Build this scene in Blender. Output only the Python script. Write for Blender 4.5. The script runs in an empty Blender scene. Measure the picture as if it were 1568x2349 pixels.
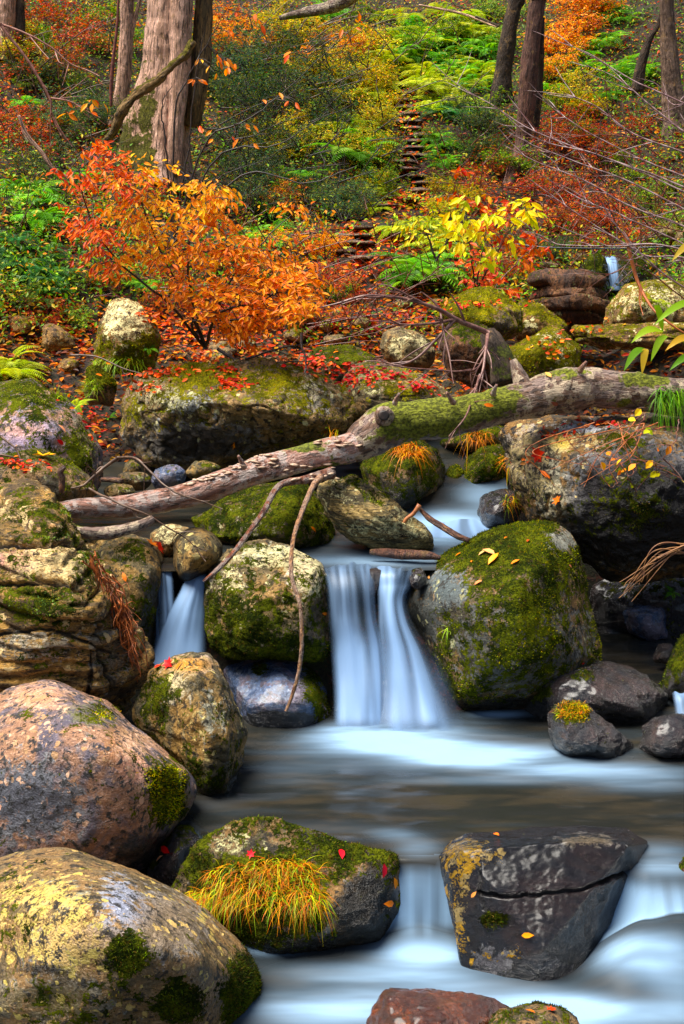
import bpy, bmesh, math, random
import numpy as np
from mathutils import Vector
from mathutils.bvhtree import BVHTree

S = bpy.context.scene
COL = S.collection
R = math.radians

# ------------------------------------------------------------------ camera
TH = R(11.8); ST, CT = math.sin(TH), math.cos(TH)
FP = 3227.0                                  # focal length in pixels of a 1568 x 2349 frame
cam_d = bpy.data.cameras.new('camera'); cam = bpy.data.objects.new('camera', cam_d); COL.objects.link(cam)
cam_d.sensor_fit = 'VERTICAL'; cam_d.sensor_height = 36; cam_d.sensor_width = 24
cam_d.lens = FP / 2349 * 36; cam_d.clip_start = .05; cam_d.clip_end = 300
cam.location = (0, 0, 0); cam.rotation_euler = (math.pi/2 - TH, 0, 0)
S.camera = cam
# ------------------------------------------------------------------ light
SUN_EL, SUN_AZ = R(67), R(264)
w = bpy.data.worlds.new('World'); S.world = w; w.use_nodes = True
wn = w.node_tree; bg = wn.nodes['Background']
sky = wn.nodes.new('ShaderNodeTexSky'); sky.sky_type = 'NISHITA'; sky.sun_disc = False
sky.sun_elevation = SUN_EL; sky.sun_rotation = SUN_AZ; sky.dust_density = 2.5; sky.air_density = 1.0; sky.ozone_density = 1.0
wn.links.new(sky.outputs[0], bg.inputs[0]); bg.inputs[1].default_value = .062
sl = bpy.data.lights.new('sun', 'SUN'); sl.energy = 4.6; sl.angle = R(42); sl.color = (1, .95, .86)
so = bpy.data.objects.new('sun', sl); COL.objects.link(so)
sd = Vector((math.sin(SUN_AZ)*math.cos(SUN_EL), math.cos(SUN_AZ)*math.cos(SUN_EL), math.sin(SUN_EL)))
so.rotation_euler = sd.to_track_quat('Z', 'Y').to_euler()
S.view_settings.view_transform = 'Standard'; S.view_settings.look = 'None'
S.view_settings.exposure = 1.0; S.view_settings.gamma = 1
S.cycles.max_bounces = 6; S.cycles.diffuse_bounces = 3; S.cycles.glossy_bounces = 2
S.cycles.transparent_max_bounces = 12; S.cycles.transmission_bounces = 3

Z1, Z2, Z3 = -1.79, -2.5, -2.80               # the three pool levels

# ------------------------------------------------------------------ geometry helpers
def P(px, py, Y):
    """point in the world at forward distance Y that stands behind place (px,py) of the picture"""
    px = np.asarray(px, float); py = np.asarray(py, float); Y = np.asarray(Y, float)
    u = (px-784)/FP; v = (py-1174.5)/FP
    dy = CT - ST*v; dz = -ST - CT*v
    return np.stack(np.broadcast_arrays(u/dy*Y, Y, dz/dy*Y), -1)
def toPx(V):
    V = np.asarray(V, float)
    d = V[..., 1]*CT - V[..., 2]*ST; up = V[..., 1]*ST + V[..., 2]*CT
    return 784 + FP*V[..., 0]/d, 1174.5 - FP*up/d
def Yz(py, z):
    v = (py-1174.5)/FP
    return -z*(CT-ST*v)/(ST+CT*v)
def sstep(a, b, x):
    t = np.clip((x-a)/(b-a), 0, 1); return t*t*(3-2*t)

def _hash(i, j, k, s):
    h = (i*374761393 + j*668265263 + k*2147483647 + s*1274126177) & 0xffffffff
    h = ((h ^ (h >> 13)) * 1274126177) & 0xffffffff
    h = (h ^ (h >> 16)) * 2246822519 & 0xffffffff
    h = h ^ (h >> 15)
    return (h & 0xffffff) / float(0x7fffff) - 1.0
def vnoise(p, s=0):
    f = np.floor(p).astype(np.int64); t = p-f; t = t*t*t*(t*(t*6-15)+10)
    out = 0
    for a in (0, 1):
        for b in (0, 1):
            for c in (0, 1):
                wgt = (t[..., 0] if a else 1-t[..., 0])*(t[..., 1] if b else 1-t[..., 1])*(t[..., 2] if c else 1-t[..., 2])
                out = out + wgt*_hash(f[..., 0]+a, f[..., 1]+b, f[..., 2]+c, s)
    return out
def fbm(p, sc, octv=4, s=0, gain=.5):
    o = 0; a = 1; n = 0
    for k in range(octv):
        o = o + a*vnoise(p*sc, s+k*17); n += a; a *= gain; sc *= 2.03
    return o/n
def ridged(p, sc, octv=3, s=0):
    o = 0; a = 1; n = 0
    for k in range(octv):
        o = o + a*(1-np.abs(vnoise(p*sc, s+k*13))*2); n += a; a *= .5; sc *= 2.1
    return o/n
def nrm(v):
    return v/np.maximum(np.linalg.norm(v, axis=-1, keepdims=True), 1e-9)

def mesh(name, V, faces, mat=None, attrs=None, smooth=True):
    """faces: list of (n,k) integer arrays; attrs: {name: (nv,3) colours on points}"""
    me = bpy.data.meshes.new(name)
    V = np.asarray(V, np.float32)
    faces = [f for f in faces if len(f)]
    me.vertices.add(len(V)); me.vertices.foreach_set('co', V.ravel())
    nl = sum(f.size for f in faces); nf = sum(len(f) for f in faces)
    me.loops.add(nl); me.polygons.add(nf)
    me.loops.foreach_set('vertex_index', np.concatenate([f.ravel() for f in faces]).astype(np.int32))
    tot = np.concatenate([np.full(len(f), f.shape[1]) for f in faces]).astype(np.int32)
    st = np.concatenate([[0], np.cumsum(tot)[:-1]]).astype(np.int32)
    me.polygons.foreach_set('loop_start', st)
    me.polygons.foreach_set('use_smooth', np.full(nf, smooth))
    me.update(calc_edges=True)
    for k, c in (attrs or {}).items():
        at = me.attributes.new(k, 'FLOAT_COLOR', 'POINT')
        a = np.ones((len(V), 4), np.float32); a[:, :np.shape(c)[1]] = c
        at.data.foreach_set('color', a.ravel())
    if mat: me.materials.append(mat)
    me.validate()
    return me
def obj(name, me, loc=(0, 0, 0), parent=None):
    o = bpy.data.objects.new(name, me); COL.objects.link(o); o.location = loc
    if parent is not None: o.parent = parent
    return o
def tag(o, label=None, cat=None, group=None, kind=None):
    if label: o['label'] = label
    if cat: o['category'] = cat
    if group: o['group'] = group
    if kind: o['kind'] = kind
    return o
def thing(name, label, cat, loc, group=None):
    return tag(obj(name, None, tuple(loc)), label, cat, group)

SOLID = []
def solid(V, faces):
    fs = []
    for f in faces: fs += f.tolist()
    SOLID.append(BVHTree.FromPolygons(np.asarray(V, float).tolist(), fs))
def hit(px, py, skip_terrain=False):
    d = P(px, py, 1.0); d = d/np.linalg.norm(d); best = None
    for b in (SOLID[1:] if skip_terrain else SOLID):
        h = b.ray_cast(Vector((0, 0, 0)), Vector(d))
        if h[0] is not None and (best is None or h[3] < best[3]): best = h
    return (np.array(best[0]), np.array(best[1])) if best else None

def tubes(lines, k=6):
    """lines: list of (pts (n,3), radii (n,)) -> V, [quads], [caps]"""
    Vs, Fs, Cs, off = [], [], [], 0
    ang = np.arange(k)*2*math.pi/k
    for pts, rad in lines:
        pts = np.asarray(pts, float); rad = np.broadcast_to(np.asarray(rad, float), (len(pts),))
        t = nrm(np.gradient(pts, axis=0))
        ref = np.array([0, 0, 1.]) if abs(t[0, 2]) < .8 else np.array([1., 0, 0])
        a = nrm(np.cross(t, ref)); b = np.cross(t, a)
        ring = pts[:, None] + rad[:, None, None]*(a[:, None]*np.cos(ang)[None, :, None] + b[:, None]*np.sin(ang)[None, :, None])
        n = len(pts); Vs.append(ring.reshape(-1, 3))
        i, j = np.meshgrid(np.arange(n-1), np.arange(k), indexing='ij')
        j2 = (j+1) % k
        Fs.append(np.stack([i*k+j, i*k+j2, (i+1)*k+j2, (i+1)*k+j], -1).reshape(-1, 4)+off)
        Cs.append(np.array([np.arange(k), np.arange(k)[::-1]+(n-1)*k])+off)
        off += n*k
    return np.concatenate(Vs), [np.concatenate(Fs), np.concatenate(Cs)]
def spline(pts, n):
    """smooth resample of a polyline with any number of columns"""
    p = np.asarray(pts, float)
    if len(p) == 2:
        t = np.linspace(0, 1, n)[:, None]; return p[0]*(1-t)+p[1]*t
    q = np.vstack([2*p[0]-p[1], p, 2*p[-1]-p[-2]])
    t = np.linspace(0, len(p)-1-1e-6, n); i = t.astype(int); f = (t-i)[:, None]
    a, b, c, d = q[i], q[i+1], q[i+2], q[i+3]
    return .5*((2*b)+(c-a)*f+(2*a-5*b+4*c-d)*f*f+(3*b-a-3*c+d)*f**3)

LEAF = (np.array([[0, 0, 0], [.3, .36, .04], [.3, 0, -.03], [.3, -.36, .04], [.65, .36, .02], [.65, 0, -.06], [.65, -.36, .02], [1, 0, -.14]]),
        [np.array([[2, 5, 4, 1], [3, 6, 5, 2]]), np.array([[0, 2, 1], [0, 3, 2], [4, 5, 7], [5, 6, 7]])])
DIAM = (np.array([[0, 0, 0], [.45, .42, .03], [1, 0, -.1], [.45, -.42, .03]]), [np.array([[0, 3, 2, 1]])])
BLADE = (np.array([[0, .5, 0], [0, -.5, 0], [1, 0, 0]]), [np.array([[0, 1, 2]])])
MAPLE = (np.array([[0, 0, 0], [.25, .2, .02], [.2, .62, .08], [.45, .3, 0], [.75, .55, .06], [.7, .2, 0], [1, 0, .05],
                   [.7, -.2, 0], [.75, -.55, .06], [.45, -.3, 0], [.2, -.62, .08], [.25, -.2, .02], [.45, 0, -.04]]),
         [np.array([[12, i, i+1] for i in range(0, 11)]+[[12, 11, 0]])])
def leaves(pos, dr, nm, L, W, C, tpl=LEAF, off=0):
    T, fs = tpl
    pos = np.asarray(pos, float); N = len(pos)
    dr = nrm(np.asarray(dr, float)); sd_ = nrm(np.cross(nm, dr)); nn = np.cross(dr, sd_)
    L = np.broadcast_to(L, (N,))[:, None, None]; W = np.broadcast_to(W, (N,))[:, None, None]
    V = pos[:, None] + L*(T[None, :, 0:1]*dr[:, None] + T[None, :, 2:3]*nn[:, None]) + W*T[None, :, 1:2]*sd_[:, None]
    k = len(T); base = (np.arange(N)*k)[:, None, None]
    F = [(f[None]+base).reshape(-1, f.shape[1])+off for f in fs]
    Cv = np.repeat(np.asarray(C, float)[:, None], k, 1).reshape(-1, 3)
    return V.reshape(-1, 3), F, Cv
def join(parts):
    """merge several (V, faces, C)"""
    Vs, Fs, Cs, off = [], [], [], 0
    for V, F, C in parts:
        Vs.append(V); Cs.append(C); Fs += [f+off for f in F]; off += len(V)
    return np.concatenate(Vs), Fs, np.concatenate(Cs)
def pal(rng, cols, n, jit=.18):
    cols = np.array(cols, float); c = cols[rng.integers(0, len(cols), n)]
    return np.clip(c*(1+rng.normal(0, jit, (n, 1)))*(1+rng.normal(0, jit*.4, (n, 3))), 0, 1)

# ------------------------------------------------------------------ materials
def newmat(name):
    m = bpy.data.materials.new(name); m.use_nodes = True
    nt = m.node_tree; b = nt.nodes['Principled BSDF']; return m, nt, b
def nd(nt, t, ins=None, **kw):
    n = nt.nodes.new('ShaderNode'+t)
    for k, v in kw.items(): setattr(n, k, v)
    for k, v in (ins or {}).items():
        if isinstance(v, bpy.types.NodeSocket): nt.links.new(v, n.inputs[k])
        else: n.inputs[k].default_value = v
    return n
def c4(c): return (c[0], c[1], c[2], 1)
def mix(nt, f, a, b):
    n = nt.nodes.new('ShaderNodeMix'); n.data_type = 'RGBA'; n.clamp_factor = True
    for i, v in ((0, f), (6, a), (7, b)):
        if isinstance(v, bpy.types.NodeSocket): nt.links.new(v, n.inputs[i])
        else: n.inputs[i].default_value = v if i == 0 else c4(v)
    return n.outputs[2]
def mth(nt, op, a, b=0.0, clamp=False):
    n = nt.nodes.new('ShaderNodeMath'); n.operation = op; n.use_clamp = clamp
    for i, v in ((0, a), (1, b)):
        if isinstance(v, bpy.types.NodeSocket): nt.links.new(v, n.inputs[i])
        else: n.inputs[i].default_value = v
    return n.outputs[0]
def ramp(nt, v, a, b):
    n = nt.nodes.new('ShaderNodeMapRange'); n.interpolation_type = 'SMOOTHSTEP'
    nt.links.new(v, n.inputs[0]); n.inputs[1].default_value = a; n.inputs[2].default_value = b
    return n.outputs[0]
def noise(nt, co, sc, det=4, rough=.6, dist=0):
    n = nd(nt, 'TexNoise', {'Vector': co, 'Scale': sc, 'Detail': det, 'Roughness': rough, 'Distortion': dist}); return n.outputs[0]
_rm = {}
def rock_mat(key, c1, c2, lich=(.55, .5, .36), lam=.35, lsc=22, dark=(.02, .018, .014), dam=.4, moss1=(.15, .17, .008), moss2=(.022, .034, .006),
             rough=.75, wet=0., satm=1.2, bump=.8, streak=(1, 1, 1), streak_rot=0., lich2=None):
    if key in _rm: return _rm[key]
    m, nt, b = newmat(key)
    co = nd(nt, 'TexCoord').outputs['Object']
    mp = nd(nt, 'Mapping', {'Vector': co, 'Scale': streak, 'Rotation': (0, streak_rot, .3)}).outputs[0]
    at = nd(nt, 'Attribute', attribute_name='mask'); sp = nd(nt, 'SeparateColor', {'Color': at.outputs['Color']})
    am, ap, aw = sp.outputs[0], sp.outputs[1], sp.outputs[2]
    n1 = noise(nt, mp, 4.5, 6, .65, .6); n2 = noise(nt, mp, 26, 6, .7, .4); n3 = noise(nt, co, 110, 3, .6)
    base = mix(nt, ramp(nt, n1, .38, .62), c1, c2)
    # broken darker grain and pale grain
    ta = nd(nt, 'Attribute', attribute_name='tint'); n7 = noise(nt, co, 55, 5, .75, .5)
    base = mix(nt, mth(nt, 'MULTIPLY', ramp(nt, n1, .44, .56), .35 if sum(c2) > .4 else .05), base, (.30, .13, .03))
    base = mix(nt, ramp(nt, mth(nt, 'ADD', mth(nt, 'MULTIPLY', ta.outputs['Alpha'], .82), mth(nt, 'MULTIPLY', mth(nt, 'SUBTRACT', noise(nt, co, 19, 6, .75, .5), .5), 2.6)), .36, .58), base, ta.outputs['Color']) 
    base = mix(nt, mth(nt, 'MULTIPLY', ramp(nt, n7, .53, .62), .6), base, nd(nt, 'HueSaturation', {'Color': base, 'Value': 2.0, 'Saturation': .85}).outputs[0])
    base = mix(nt, mth(nt, 'MULTIPLY', ramp(nt, n2, .52, .60), dam+.3, True), base, dark)
    base = mix(nt, mth(nt, 'MULTIPLY', ramp(nt, mth(nt, 'ADD', mth(nt, 'MULTIPLY', n7, .5), mth(nt, 'MULTIPLY', n3, .5)), .43, .34), dam+.15, True), base, dark)
    # lichen: broken blotches where voronoi cells and a low noise agree, plus the pale patches of this stone
    nw = noise(nt, co, 9, 3, .6); wv = nd(nt, 'VectorMath', {0: co, 1: (0, 0, 0)}, operation='ADD')
    dn = nd(nt, 'TexNoise', {'Vector': co, 'Scale': 30, 'Detail': 3}); 
    dv = nd(nt, 'VectorMath', {0: dn.outputs['Color'], 3: .05}, operation='SCALE')
    nt.links.new(dv.outputs[0], wv.inputs[1])
    vo = nd(nt, 'TexVoronoi', {'Vector': wv.outputs[0], 'Scale': lsc, 'Randomness': 1.0})
    cr = nd(nt, 'SeparateColor', {'Color': vo.outputs['Color']})
    r_ = mth(nt, 'MULTIPLY', mth(nt, 'SUBTRACT', mth(nt, 'MULTIPLY', cr.outputs[0], 1.3), .75), 1.0)
    spot = mth(nt, 'GREATER_THAN', mth(nt, 'SUBTRACT', r_, vo.outputs['Distance']), 0)
    lm = mth(nt, 'ADD', mth(nt, 'ADD', nw, lam-.5), mth(nt, 'MULTIPLY', ap, .6))
    l1 = mth(nt, 'MULTIPLY', spot, ramp(nt, lm, .42, .5))
    n4 = noise(nt, co, 38, 5, .75, .3)
    l2 = ramp(nt, mth(nt, 'ADD', n4, mth(nt, 'MULTIPLY', mth(nt, 'SUBTRACT', mth(nt, 'ADD', lm, mth(nt, 'MULTIPLY', ap, .12)), .66), .6)), .545, .585)
    l2 = mth(nt, 'MULTIPLY', l2, ramp(nt, mth(nt, 'ADD', n3, mth(nt, 'MULTIPLY', mth(nt, 'SUBTRACT', n2, .5), -1.2)), .40, .52))
    lc = mix(nt, ramp(nt, cr.outputs[1], .3, .8), lich, lich2 or tuple(x*.62 for x in lich))
    base = mix(nt, mth(nt, 'MULTIPLY', mth(nt, 'MAXIMUM', l1, l2), .9), base, lc)
    # algae darkened damp areas and cracks, plus shade painted on some undersides
    base = mix(nt, mth(nt, 'MULTIPLY', ramp(nt, mth(nt, 'ADD', aw, mth(nt, 'MULTIPLY', mth(nt, 'SUBTRACT', n2, .5), .7)), .35, .65), .85), base, dark)
    # moss with ragged edges
    n5 = noise(nt, co, 16, 6, .72); n6 = noise(nt, co, 75, 4, .7)
    mm = ramp(nt, mth(nt, 'ADD', am, mth(nt, 'ADD', mth(nt, 'MULTIPLY', mth(nt, 'SUBTRACT', n5, .5), 2.6), mth(nt, 'MULTIPLY', mth(nt, 'SUBTRACT', n6, .5), 1.3))), .46, .56)
    mc = mix(nt, ramp(nt, mth(nt, 'ADD', mth(nt, 'MULTIPLY', n6, .4), mth(nt, 'MULTIPLY', noise(nt, co, 6, 5, .75), .6)), .44, .60), moss2, moss1)
    mc = mix(nt, mth(nt, 'MULTIPLY', ramp(nt, noise(nt, co, 30, 4, .7), .56, .68), .55), mc, (.12, .05, .012))
    base = nd(nt, 'HueSaturation', {'Color': nd(nt, 'Gamma', {0: base, 1: 1.22}).outputs[0], 'Saturation': satm, 'Value': 1.36}).outputs[0]
    col = mix(nt, mm, base, mc)
    nt.links.new(col, b.inputs['Base Color'])
    # roughness: wet stone shines, moss does not
    rr = mth(nt, 'ADD', mth(nt, 'MULTIPLY', aw, -.45), rough-wet*.5)
    rr = mth(nt, 'ADD', rr, mth(nt, 'MULTIPLY', mth(nt, 'SUBTRACT', n2, .5), .3))
    rr = mth(nt, 'ADD', rr, mm, True)
    rr = mth(nt, 'MAXIMUM', rr, .16 if wet else .22); nt.links.new(rr, b.inputs['Roughness'])
    sw = mth(nt, 'MULTIPLY', mth(nt, 'SUBTRACT', 1.0, mm), .5+wet*.5); nt.links.new(sw, b.inputs['Specular IOR Level'])
    if wet: nt.links.new(mth(nt, 'MULTIPLY', mth(nt, 'SUBTRACT', 1.0, mm), wet), b.inputs['Coat Weight']); b.inputs['Coat Roughness'].default_value = .24
    hgt = mth(nt, 'ADD', mth(nt, 'MULTIPLY', n2, 1.0), mth(nt, 'MULTIPLY', n3, .3)); hgt = mth(nt, 'ADD', hgt, mth(nt, 'MULTIPLY', n7, .5))
    hgt = mth(nt, 'ADD', hgt, mth(nt, 'MULTIPLY', mth(nt, 'MULTIPLY', n6, mm), 1.6))
    hgt = mth(nt, 'ADD', hgt, mth(nt, 'MULTIPLY', mth(nt, 'MAXIMUM', l1, l2), .12))
    bp = nd(nt, 'Bump', {'Height': hgt, 'Strength': bump, 'Distance': .03})
    nt.links.new(bp.outputs[0], b.inputs['Normal'])
    _rm[key] = m; return m

def leaf_mat(name, rough=.5, tr=.35, spec=.3):
    m, nt, b = newmat(name)
    at = nd(nt, 'Attribute', attribute_name='col')
    oi = nd(nt, 'ObjectInfo')
    hs = nd(nt, 'HueSaturation', {'Color': at.outputs['Color'], 'Hue': mth(nt, 'ADD', .49, mth(nt, 'MULTIPLY', oi.outputs['Random'], .02)),
                                  'Value': mth(nt, 'ADD', .95, mth(nt, 'MULTIPLY', oi.outputs['Random'], .4)), 'Saturation': 1.08})
    nt.links.new(hs.outputs[0], b.inputs['Base Color']); b.inputs['Roughness'].default_value = rough
    b.inputs['Specular IOR Level'].default_value = spec
    tl = nd(nt, 'BsdfTranslucent', {'Color': hs.outputs[0]})
    ms = nd(nt, 'MixShader', {0: tr}); nt.links.new(b.outputs[0], ms.inputs[1]); nt.links.new(tl.outputs[0], ms.inputs[2])
    nt.links.new(ms.outputs[0], nt.nodes['Material Output'].inputs['Surface'])
    return m
LEAFM = leaf_mat('leaf'); MOSSM = leaf_mat('moss_blade', .9, .25, .05); WETLEAF = leaf_mat('wet_leaf', .5, .1, .25)
def bark_mat(name, c1, c2, c3, sc=(14, 14, 1.6), moss=(.11, .12, .01), mam=.0, rough=.8, wet=0., bump=.9, lich=None):
    m, nt, b = newmat(name)
    co = nd(nt, 'TexCoord').outputs['Object']
    at = nd(nt, 'Attribute', attribute_name='mask'); sp = nd(nt, 'SeparateColor', {'Color': at.outputs['Color']})
    uv = nd(nt, 'Attribute', attribute_name='bark'); mp = nd(nt, 'VectorMath', {0: uv.outputs['Color'], 1: sc}, operation='MULTIPLY').outputs[0]
    n1 = noise(nt, mp, 1.0, 6, .7, .5); n2 = noise(nt, mp, 3.2, 5, .7, .3); n3 = noise(nt, co, 14, 5, .7); n4 = noise(nt, co, 5, 3, .6)
    base = mix(nt, ramp(nt, n1, .4, .58), c1, c2)
    base = mix(nt, mth(nt, 'MULTIPLY', ramp(nt, n2, .50, .60), .9), base, c3)
    base = mix(nt, mth(nt, 'MULTIPLY', ramp(nt, n3, .56, .64), .5), base, (.42, .24, .08))
    base = mix(nt, mth(nt, 'MULTIPLY', ramp(nt, noise(nt, co, 34, 4, .7), .56, .62), .5), base, nd(nt, 'HueSaturation', {'Color': base, 'Value': 2.0}).outputs[0])
    if lich: base = mix(nt, mth(nt, 'MULTIPLY', ramp(nt, n3, .50, .55), .85), base, lich)
    base = mix(nt, mth(nt, 'MULTIPLY', ramp(nt, noise(nt, co, 28, 4, .7), .56, .64), .35), base, tuple(x*.3 for x in c1))
    mm = ramp(nt, mth(nt, 'ADD', mth(nt, 'ADD', sp.outputs[0], mam), mth(nt, 'MULTIPLY', mth(nt, 'SUBTRACT', n3, .5), 1.6)), .42, .58)
    mc = mix(nt, ramp(nt, noise(nt, co, 60, 3), .4, .6), tuple(x*.35 for x in moss), moss)
    nt.links.new(mix(nt, mm, base, mc), b.inputs['Base Color'])
    nt.links.new(mth(nt, 'ADD', rough-wet*.45, mm, True), b.inputs['Roughness'])
    b.inputs['Specular IOR Level'].default_value = .3+wet*.4
    h = mth(nt, 'ADD', n1, mth(nt, 'MULTIPLY', n2, .6))
    bp = nd(nt, 'Bump', {'Height': h, 'Strength': bump, 'Distance': .06}); nt.links.new(bp.outputs[0], b.inputs['Normal'])
    return m
def twig_mat(name, c, c2, rough=.5):
    m, nt, b = newmat(name); co = nd(nt, 'TexCoord').outputs['Object']
    nt.links.new(mix(nt, ramp(nt, noise(nt, co, 25, 4), .42, .6), c, c2), b.inputs['Base Color'])
    b.inputs['Roughness'].default_value = rough; return m
TWIG = twig_mat('twig_brown', (.07, .035, .02), (.16, .09, .05)); TWIGR = twig_mat('twig_red', (.22, .06, .03), (.09, .03, .02), .35)
TWIGD = twig_mat('twig_dark', (.018, .012, .009), (.05, .03, .02)); TWIGP = twig_mat('twig_pale', (.35, .27, .2), (.1, .06, .04))
ROOTM = twig_mat('root_orange', (.50, .13, .02), (.20, .05, .012), .5)

# water
def water_mat(name, deep=(.014, .015, .013), foam=(.24, .38, .54), rough=.12):  # bluish aerated water; the sky's reflection is put into the foam colour
    m, nt, b = newmat(name)
    at = nd(nt, 'Attribute', attribute_name='foam'); sp = nd(nt, 'SeparateColor', {'Color': at.outputs['Color']})
    co = nd(nt, 'TexCoord').outputs['Object']
    mp = nd(nt, 'Mapping', {'Vector': co, 'Scale': (1.3, 4, 1)}).outputs[0]
    bed = mix(nt, ramp(nt, noise(nt, mp, 2.2, 3, .5), .4, .65), deep, tuple(x*y for x, y in zip(deep, (2.2, 1.7, 1.3))))
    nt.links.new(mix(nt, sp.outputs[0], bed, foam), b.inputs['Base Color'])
    nt.links.new(mth(nt, 'ADD', rough+.08, mth(nt, 'MULTIPLY', sp.outputs[0], 1.2), True), b.inputs['Roughness'])
    b.inputs['IOR'].default_value = 1.33; nt.links.new(mth(nt, 'MULTIPLY', mth(nt, 'SUBTRACT', 1.0, mth(nt, 'MULTIPLY', sp.outputs[0], 1.6, True)), .3), b.inputs['Specular IOR Level'])
    return m
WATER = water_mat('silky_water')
def fall_mat(name, foam=(.25, .41, .66), dark=(.035, .05, .07)):  # foam tinted blue for the reflected sky
    m, nt, b = newmat(name)
    at = nd(nt, 'Attribute', attribute_name='foam'); sp = nd(nt, 'SeparateColor', {'Color': at.outputs['Color']})
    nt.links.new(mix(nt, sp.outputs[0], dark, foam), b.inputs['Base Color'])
    b.inputs['Roughness'].default_value = .45; b.inputs['Specular IOR Level'].default_value = .4
    nt.links.new(sp.outputs[1], b.inputs['Alpha'])
    return m
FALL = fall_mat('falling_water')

# ------------------------------------------------------------------ terrain
_pys = np.array([1100, 1000, 900, 800, 700, 600, 500, 400, 300, 200, 100, 0, -200])
_Ys = np.array([9.15, 9.7, 10.4, 11.2, 12.2, 13.4, 14.8, 16.2, 17.6, 19.2, 21, 23, 27.5])
_zs = P(784, _pys, _Ys)[:, 2]
KY = np.concatenate([[-40, 4.9, 5.30, 5.42, 6.85, 7.12, 7.3, 8.9], _Ys, [45, 90]])
KZ = np.concatenate([[-3.4, -3.1, -3.0, -2.68, -2.68, -2.1, -1.97, -1.95], _zs, [_zs[-1]+8, _zs[-1]+28]])
def ground(x, Y):
    x = np.asarray(x, float); Y = np.asarray(Y, float)
    z = np.interp(Y, KY, KZ)
    g = np.stack(np.broadcast_arrays(x, Y, 0*x), -1)
    far = sstep(9, 11, Y)
    z = z + far*(.28*fbm(g, .45, 3, 5) + .1*fbm(g, 1.8, 3, 9)) + .03*fbm(g, 5, 3, 3)
    # banks rise away from the stream
    z = z + .85*sstep(-1.5, -4.5, x)*sstep(7.0, 10, Y) + .7*sstep(2.2, 6, x)*sstep(7.5, 11, Y) + 2.2*sstep(4, 14, np.abs(x))
    z = z + 1.2*sstep(2.6, 4.0, np.abs(x))*sstep(8.5, 5.5, Y)
    z = z - .62*sstep(1.05, 1.25, x)*sstep(8.7, 8.3, Y)*sstep(6.9, 7.1, Y)
    # the bed of the side stream on the right
    z = z - .35*sstep(.9, .2, np.abs(x-1.9-(Y-11)*.12))*sstep(9.2, 10, Y)*sstep(15, 12.5, Y)
    return z
_GX = np.arange(-14, 14.01, .08); _GY = np.arange(8, 61, .08)
_GZ = ground(*np.meshgrid(_GX, _GY, indexing='ij'))
def fground(x, Y):
    i = np.clip((x+14)/.08, 0, len(_GX)-1.001); j = np.clip((Y-8)/.08, 0, len(_GY)-1.001)
    a, b = i.astype(int), j.astype(int); u, v = i-a, j-b
    return (_GZ[a, b]*(1-u)+_GZ[a+1, b]*u)*(1-v)+(_GZ[a, b+1]*(1-u)+_GZ[a+1, b+1]*u)*v
def ray_ground(px, py):
    px = np.atleast_1d(np.asarray(px, float)); py = np.atleast_1d(np.asarray(py, float))
    Ys = np.arange(8.6, 60, .12); out = np.zeros((len(px), 3))
    for s in range(0, len(px), 4000):
        a, b = px[s:s+4000, None], py[s:s+4000, None]
        q = P(a, b, Ys[None]); d = q[..., 2]-fground(q[..., 0], q[..., 1])
        below = d < 0; i = np.argmax(below, 1); i = np.where(below.any(1), i, len(Ys)-1)
        i = np.maximum(i, 1); r = np.arange(len(i)); d0, d1 = d[r, i-1], d[r, i]
        t = np.clip(d0/(d0-d1+1e-9), 0, 1); Y = Ys[i-1]+t*.12
        q = P(px[s:s+4000], py[s:s+4000], Y); q[:, 2] = fground(q[:, 0], q[:, 1]); out[s:s+4000] = q
    return out
xs = np.concatenate([np.linspace(-45, -7, 26)[:-1], np.linspace(-7, 7, 170), np.linspace(7, 45, 26)[1:]])
ys = np.concatenate([np.linspace(-20, 4, 10)[:-1], np.linspace(4, 12, 130), np.linspace(12, 30, 130)[1:], np.linspace(30, 88, 30)[1:]])
gx, gy = np.meshgrid(xs, ys, indexing='ij'); gz = ground(gx, gy)
nx_, ny_ = gx.shape; ii, jj = np.meshgrid(np.arange(nx_-1), np.arange(ny_-1), indexing='ij')
GF = np.stack([ii*ny_+jj, (ii+1)*ny_+jj, (ii+1)*ny_+jj+1, ii*ny_+jj+1], -1).reshape(-1, 4)
GV = np.stack([gx, gy, gz], -1).reshape(-1, 3)
m, nt, b = newmat('forest_floor'); co = nd(nt, 'TexCoord').outputs['Object']
c = mix(nt, ramp(nt, noise(nt, co, 1.2, 5, .6), .4, .62), (.028, .012, .006), (.03, .035, .008))
c = mix(nt, mth(nt, 'MULTIPLY', ramp(nt, noise(nt, co, 14, 6, .75), .5, .62), .8), c, (.16, .035, .01))
c = mix(nt, ramp(nt, noise(nt, co, 40, 4, .7), .52, .6), c, (.012, .008, .005))
nt.links.new(c, b.inputs['Base Color']); b.inputs['Roughness'].default_value = .9
nt.links.new(nd(nt, 'Bump', {'Height': noise(nt, co, 20, 6, .75), 'Strength': 1, 'Distance': .08}).outputs[0], b.inputs['Normal'])
tag(obj('ground', mesh('ground', GV, [GF], m)), kind='structure'); solid(GV, [GF])

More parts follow.
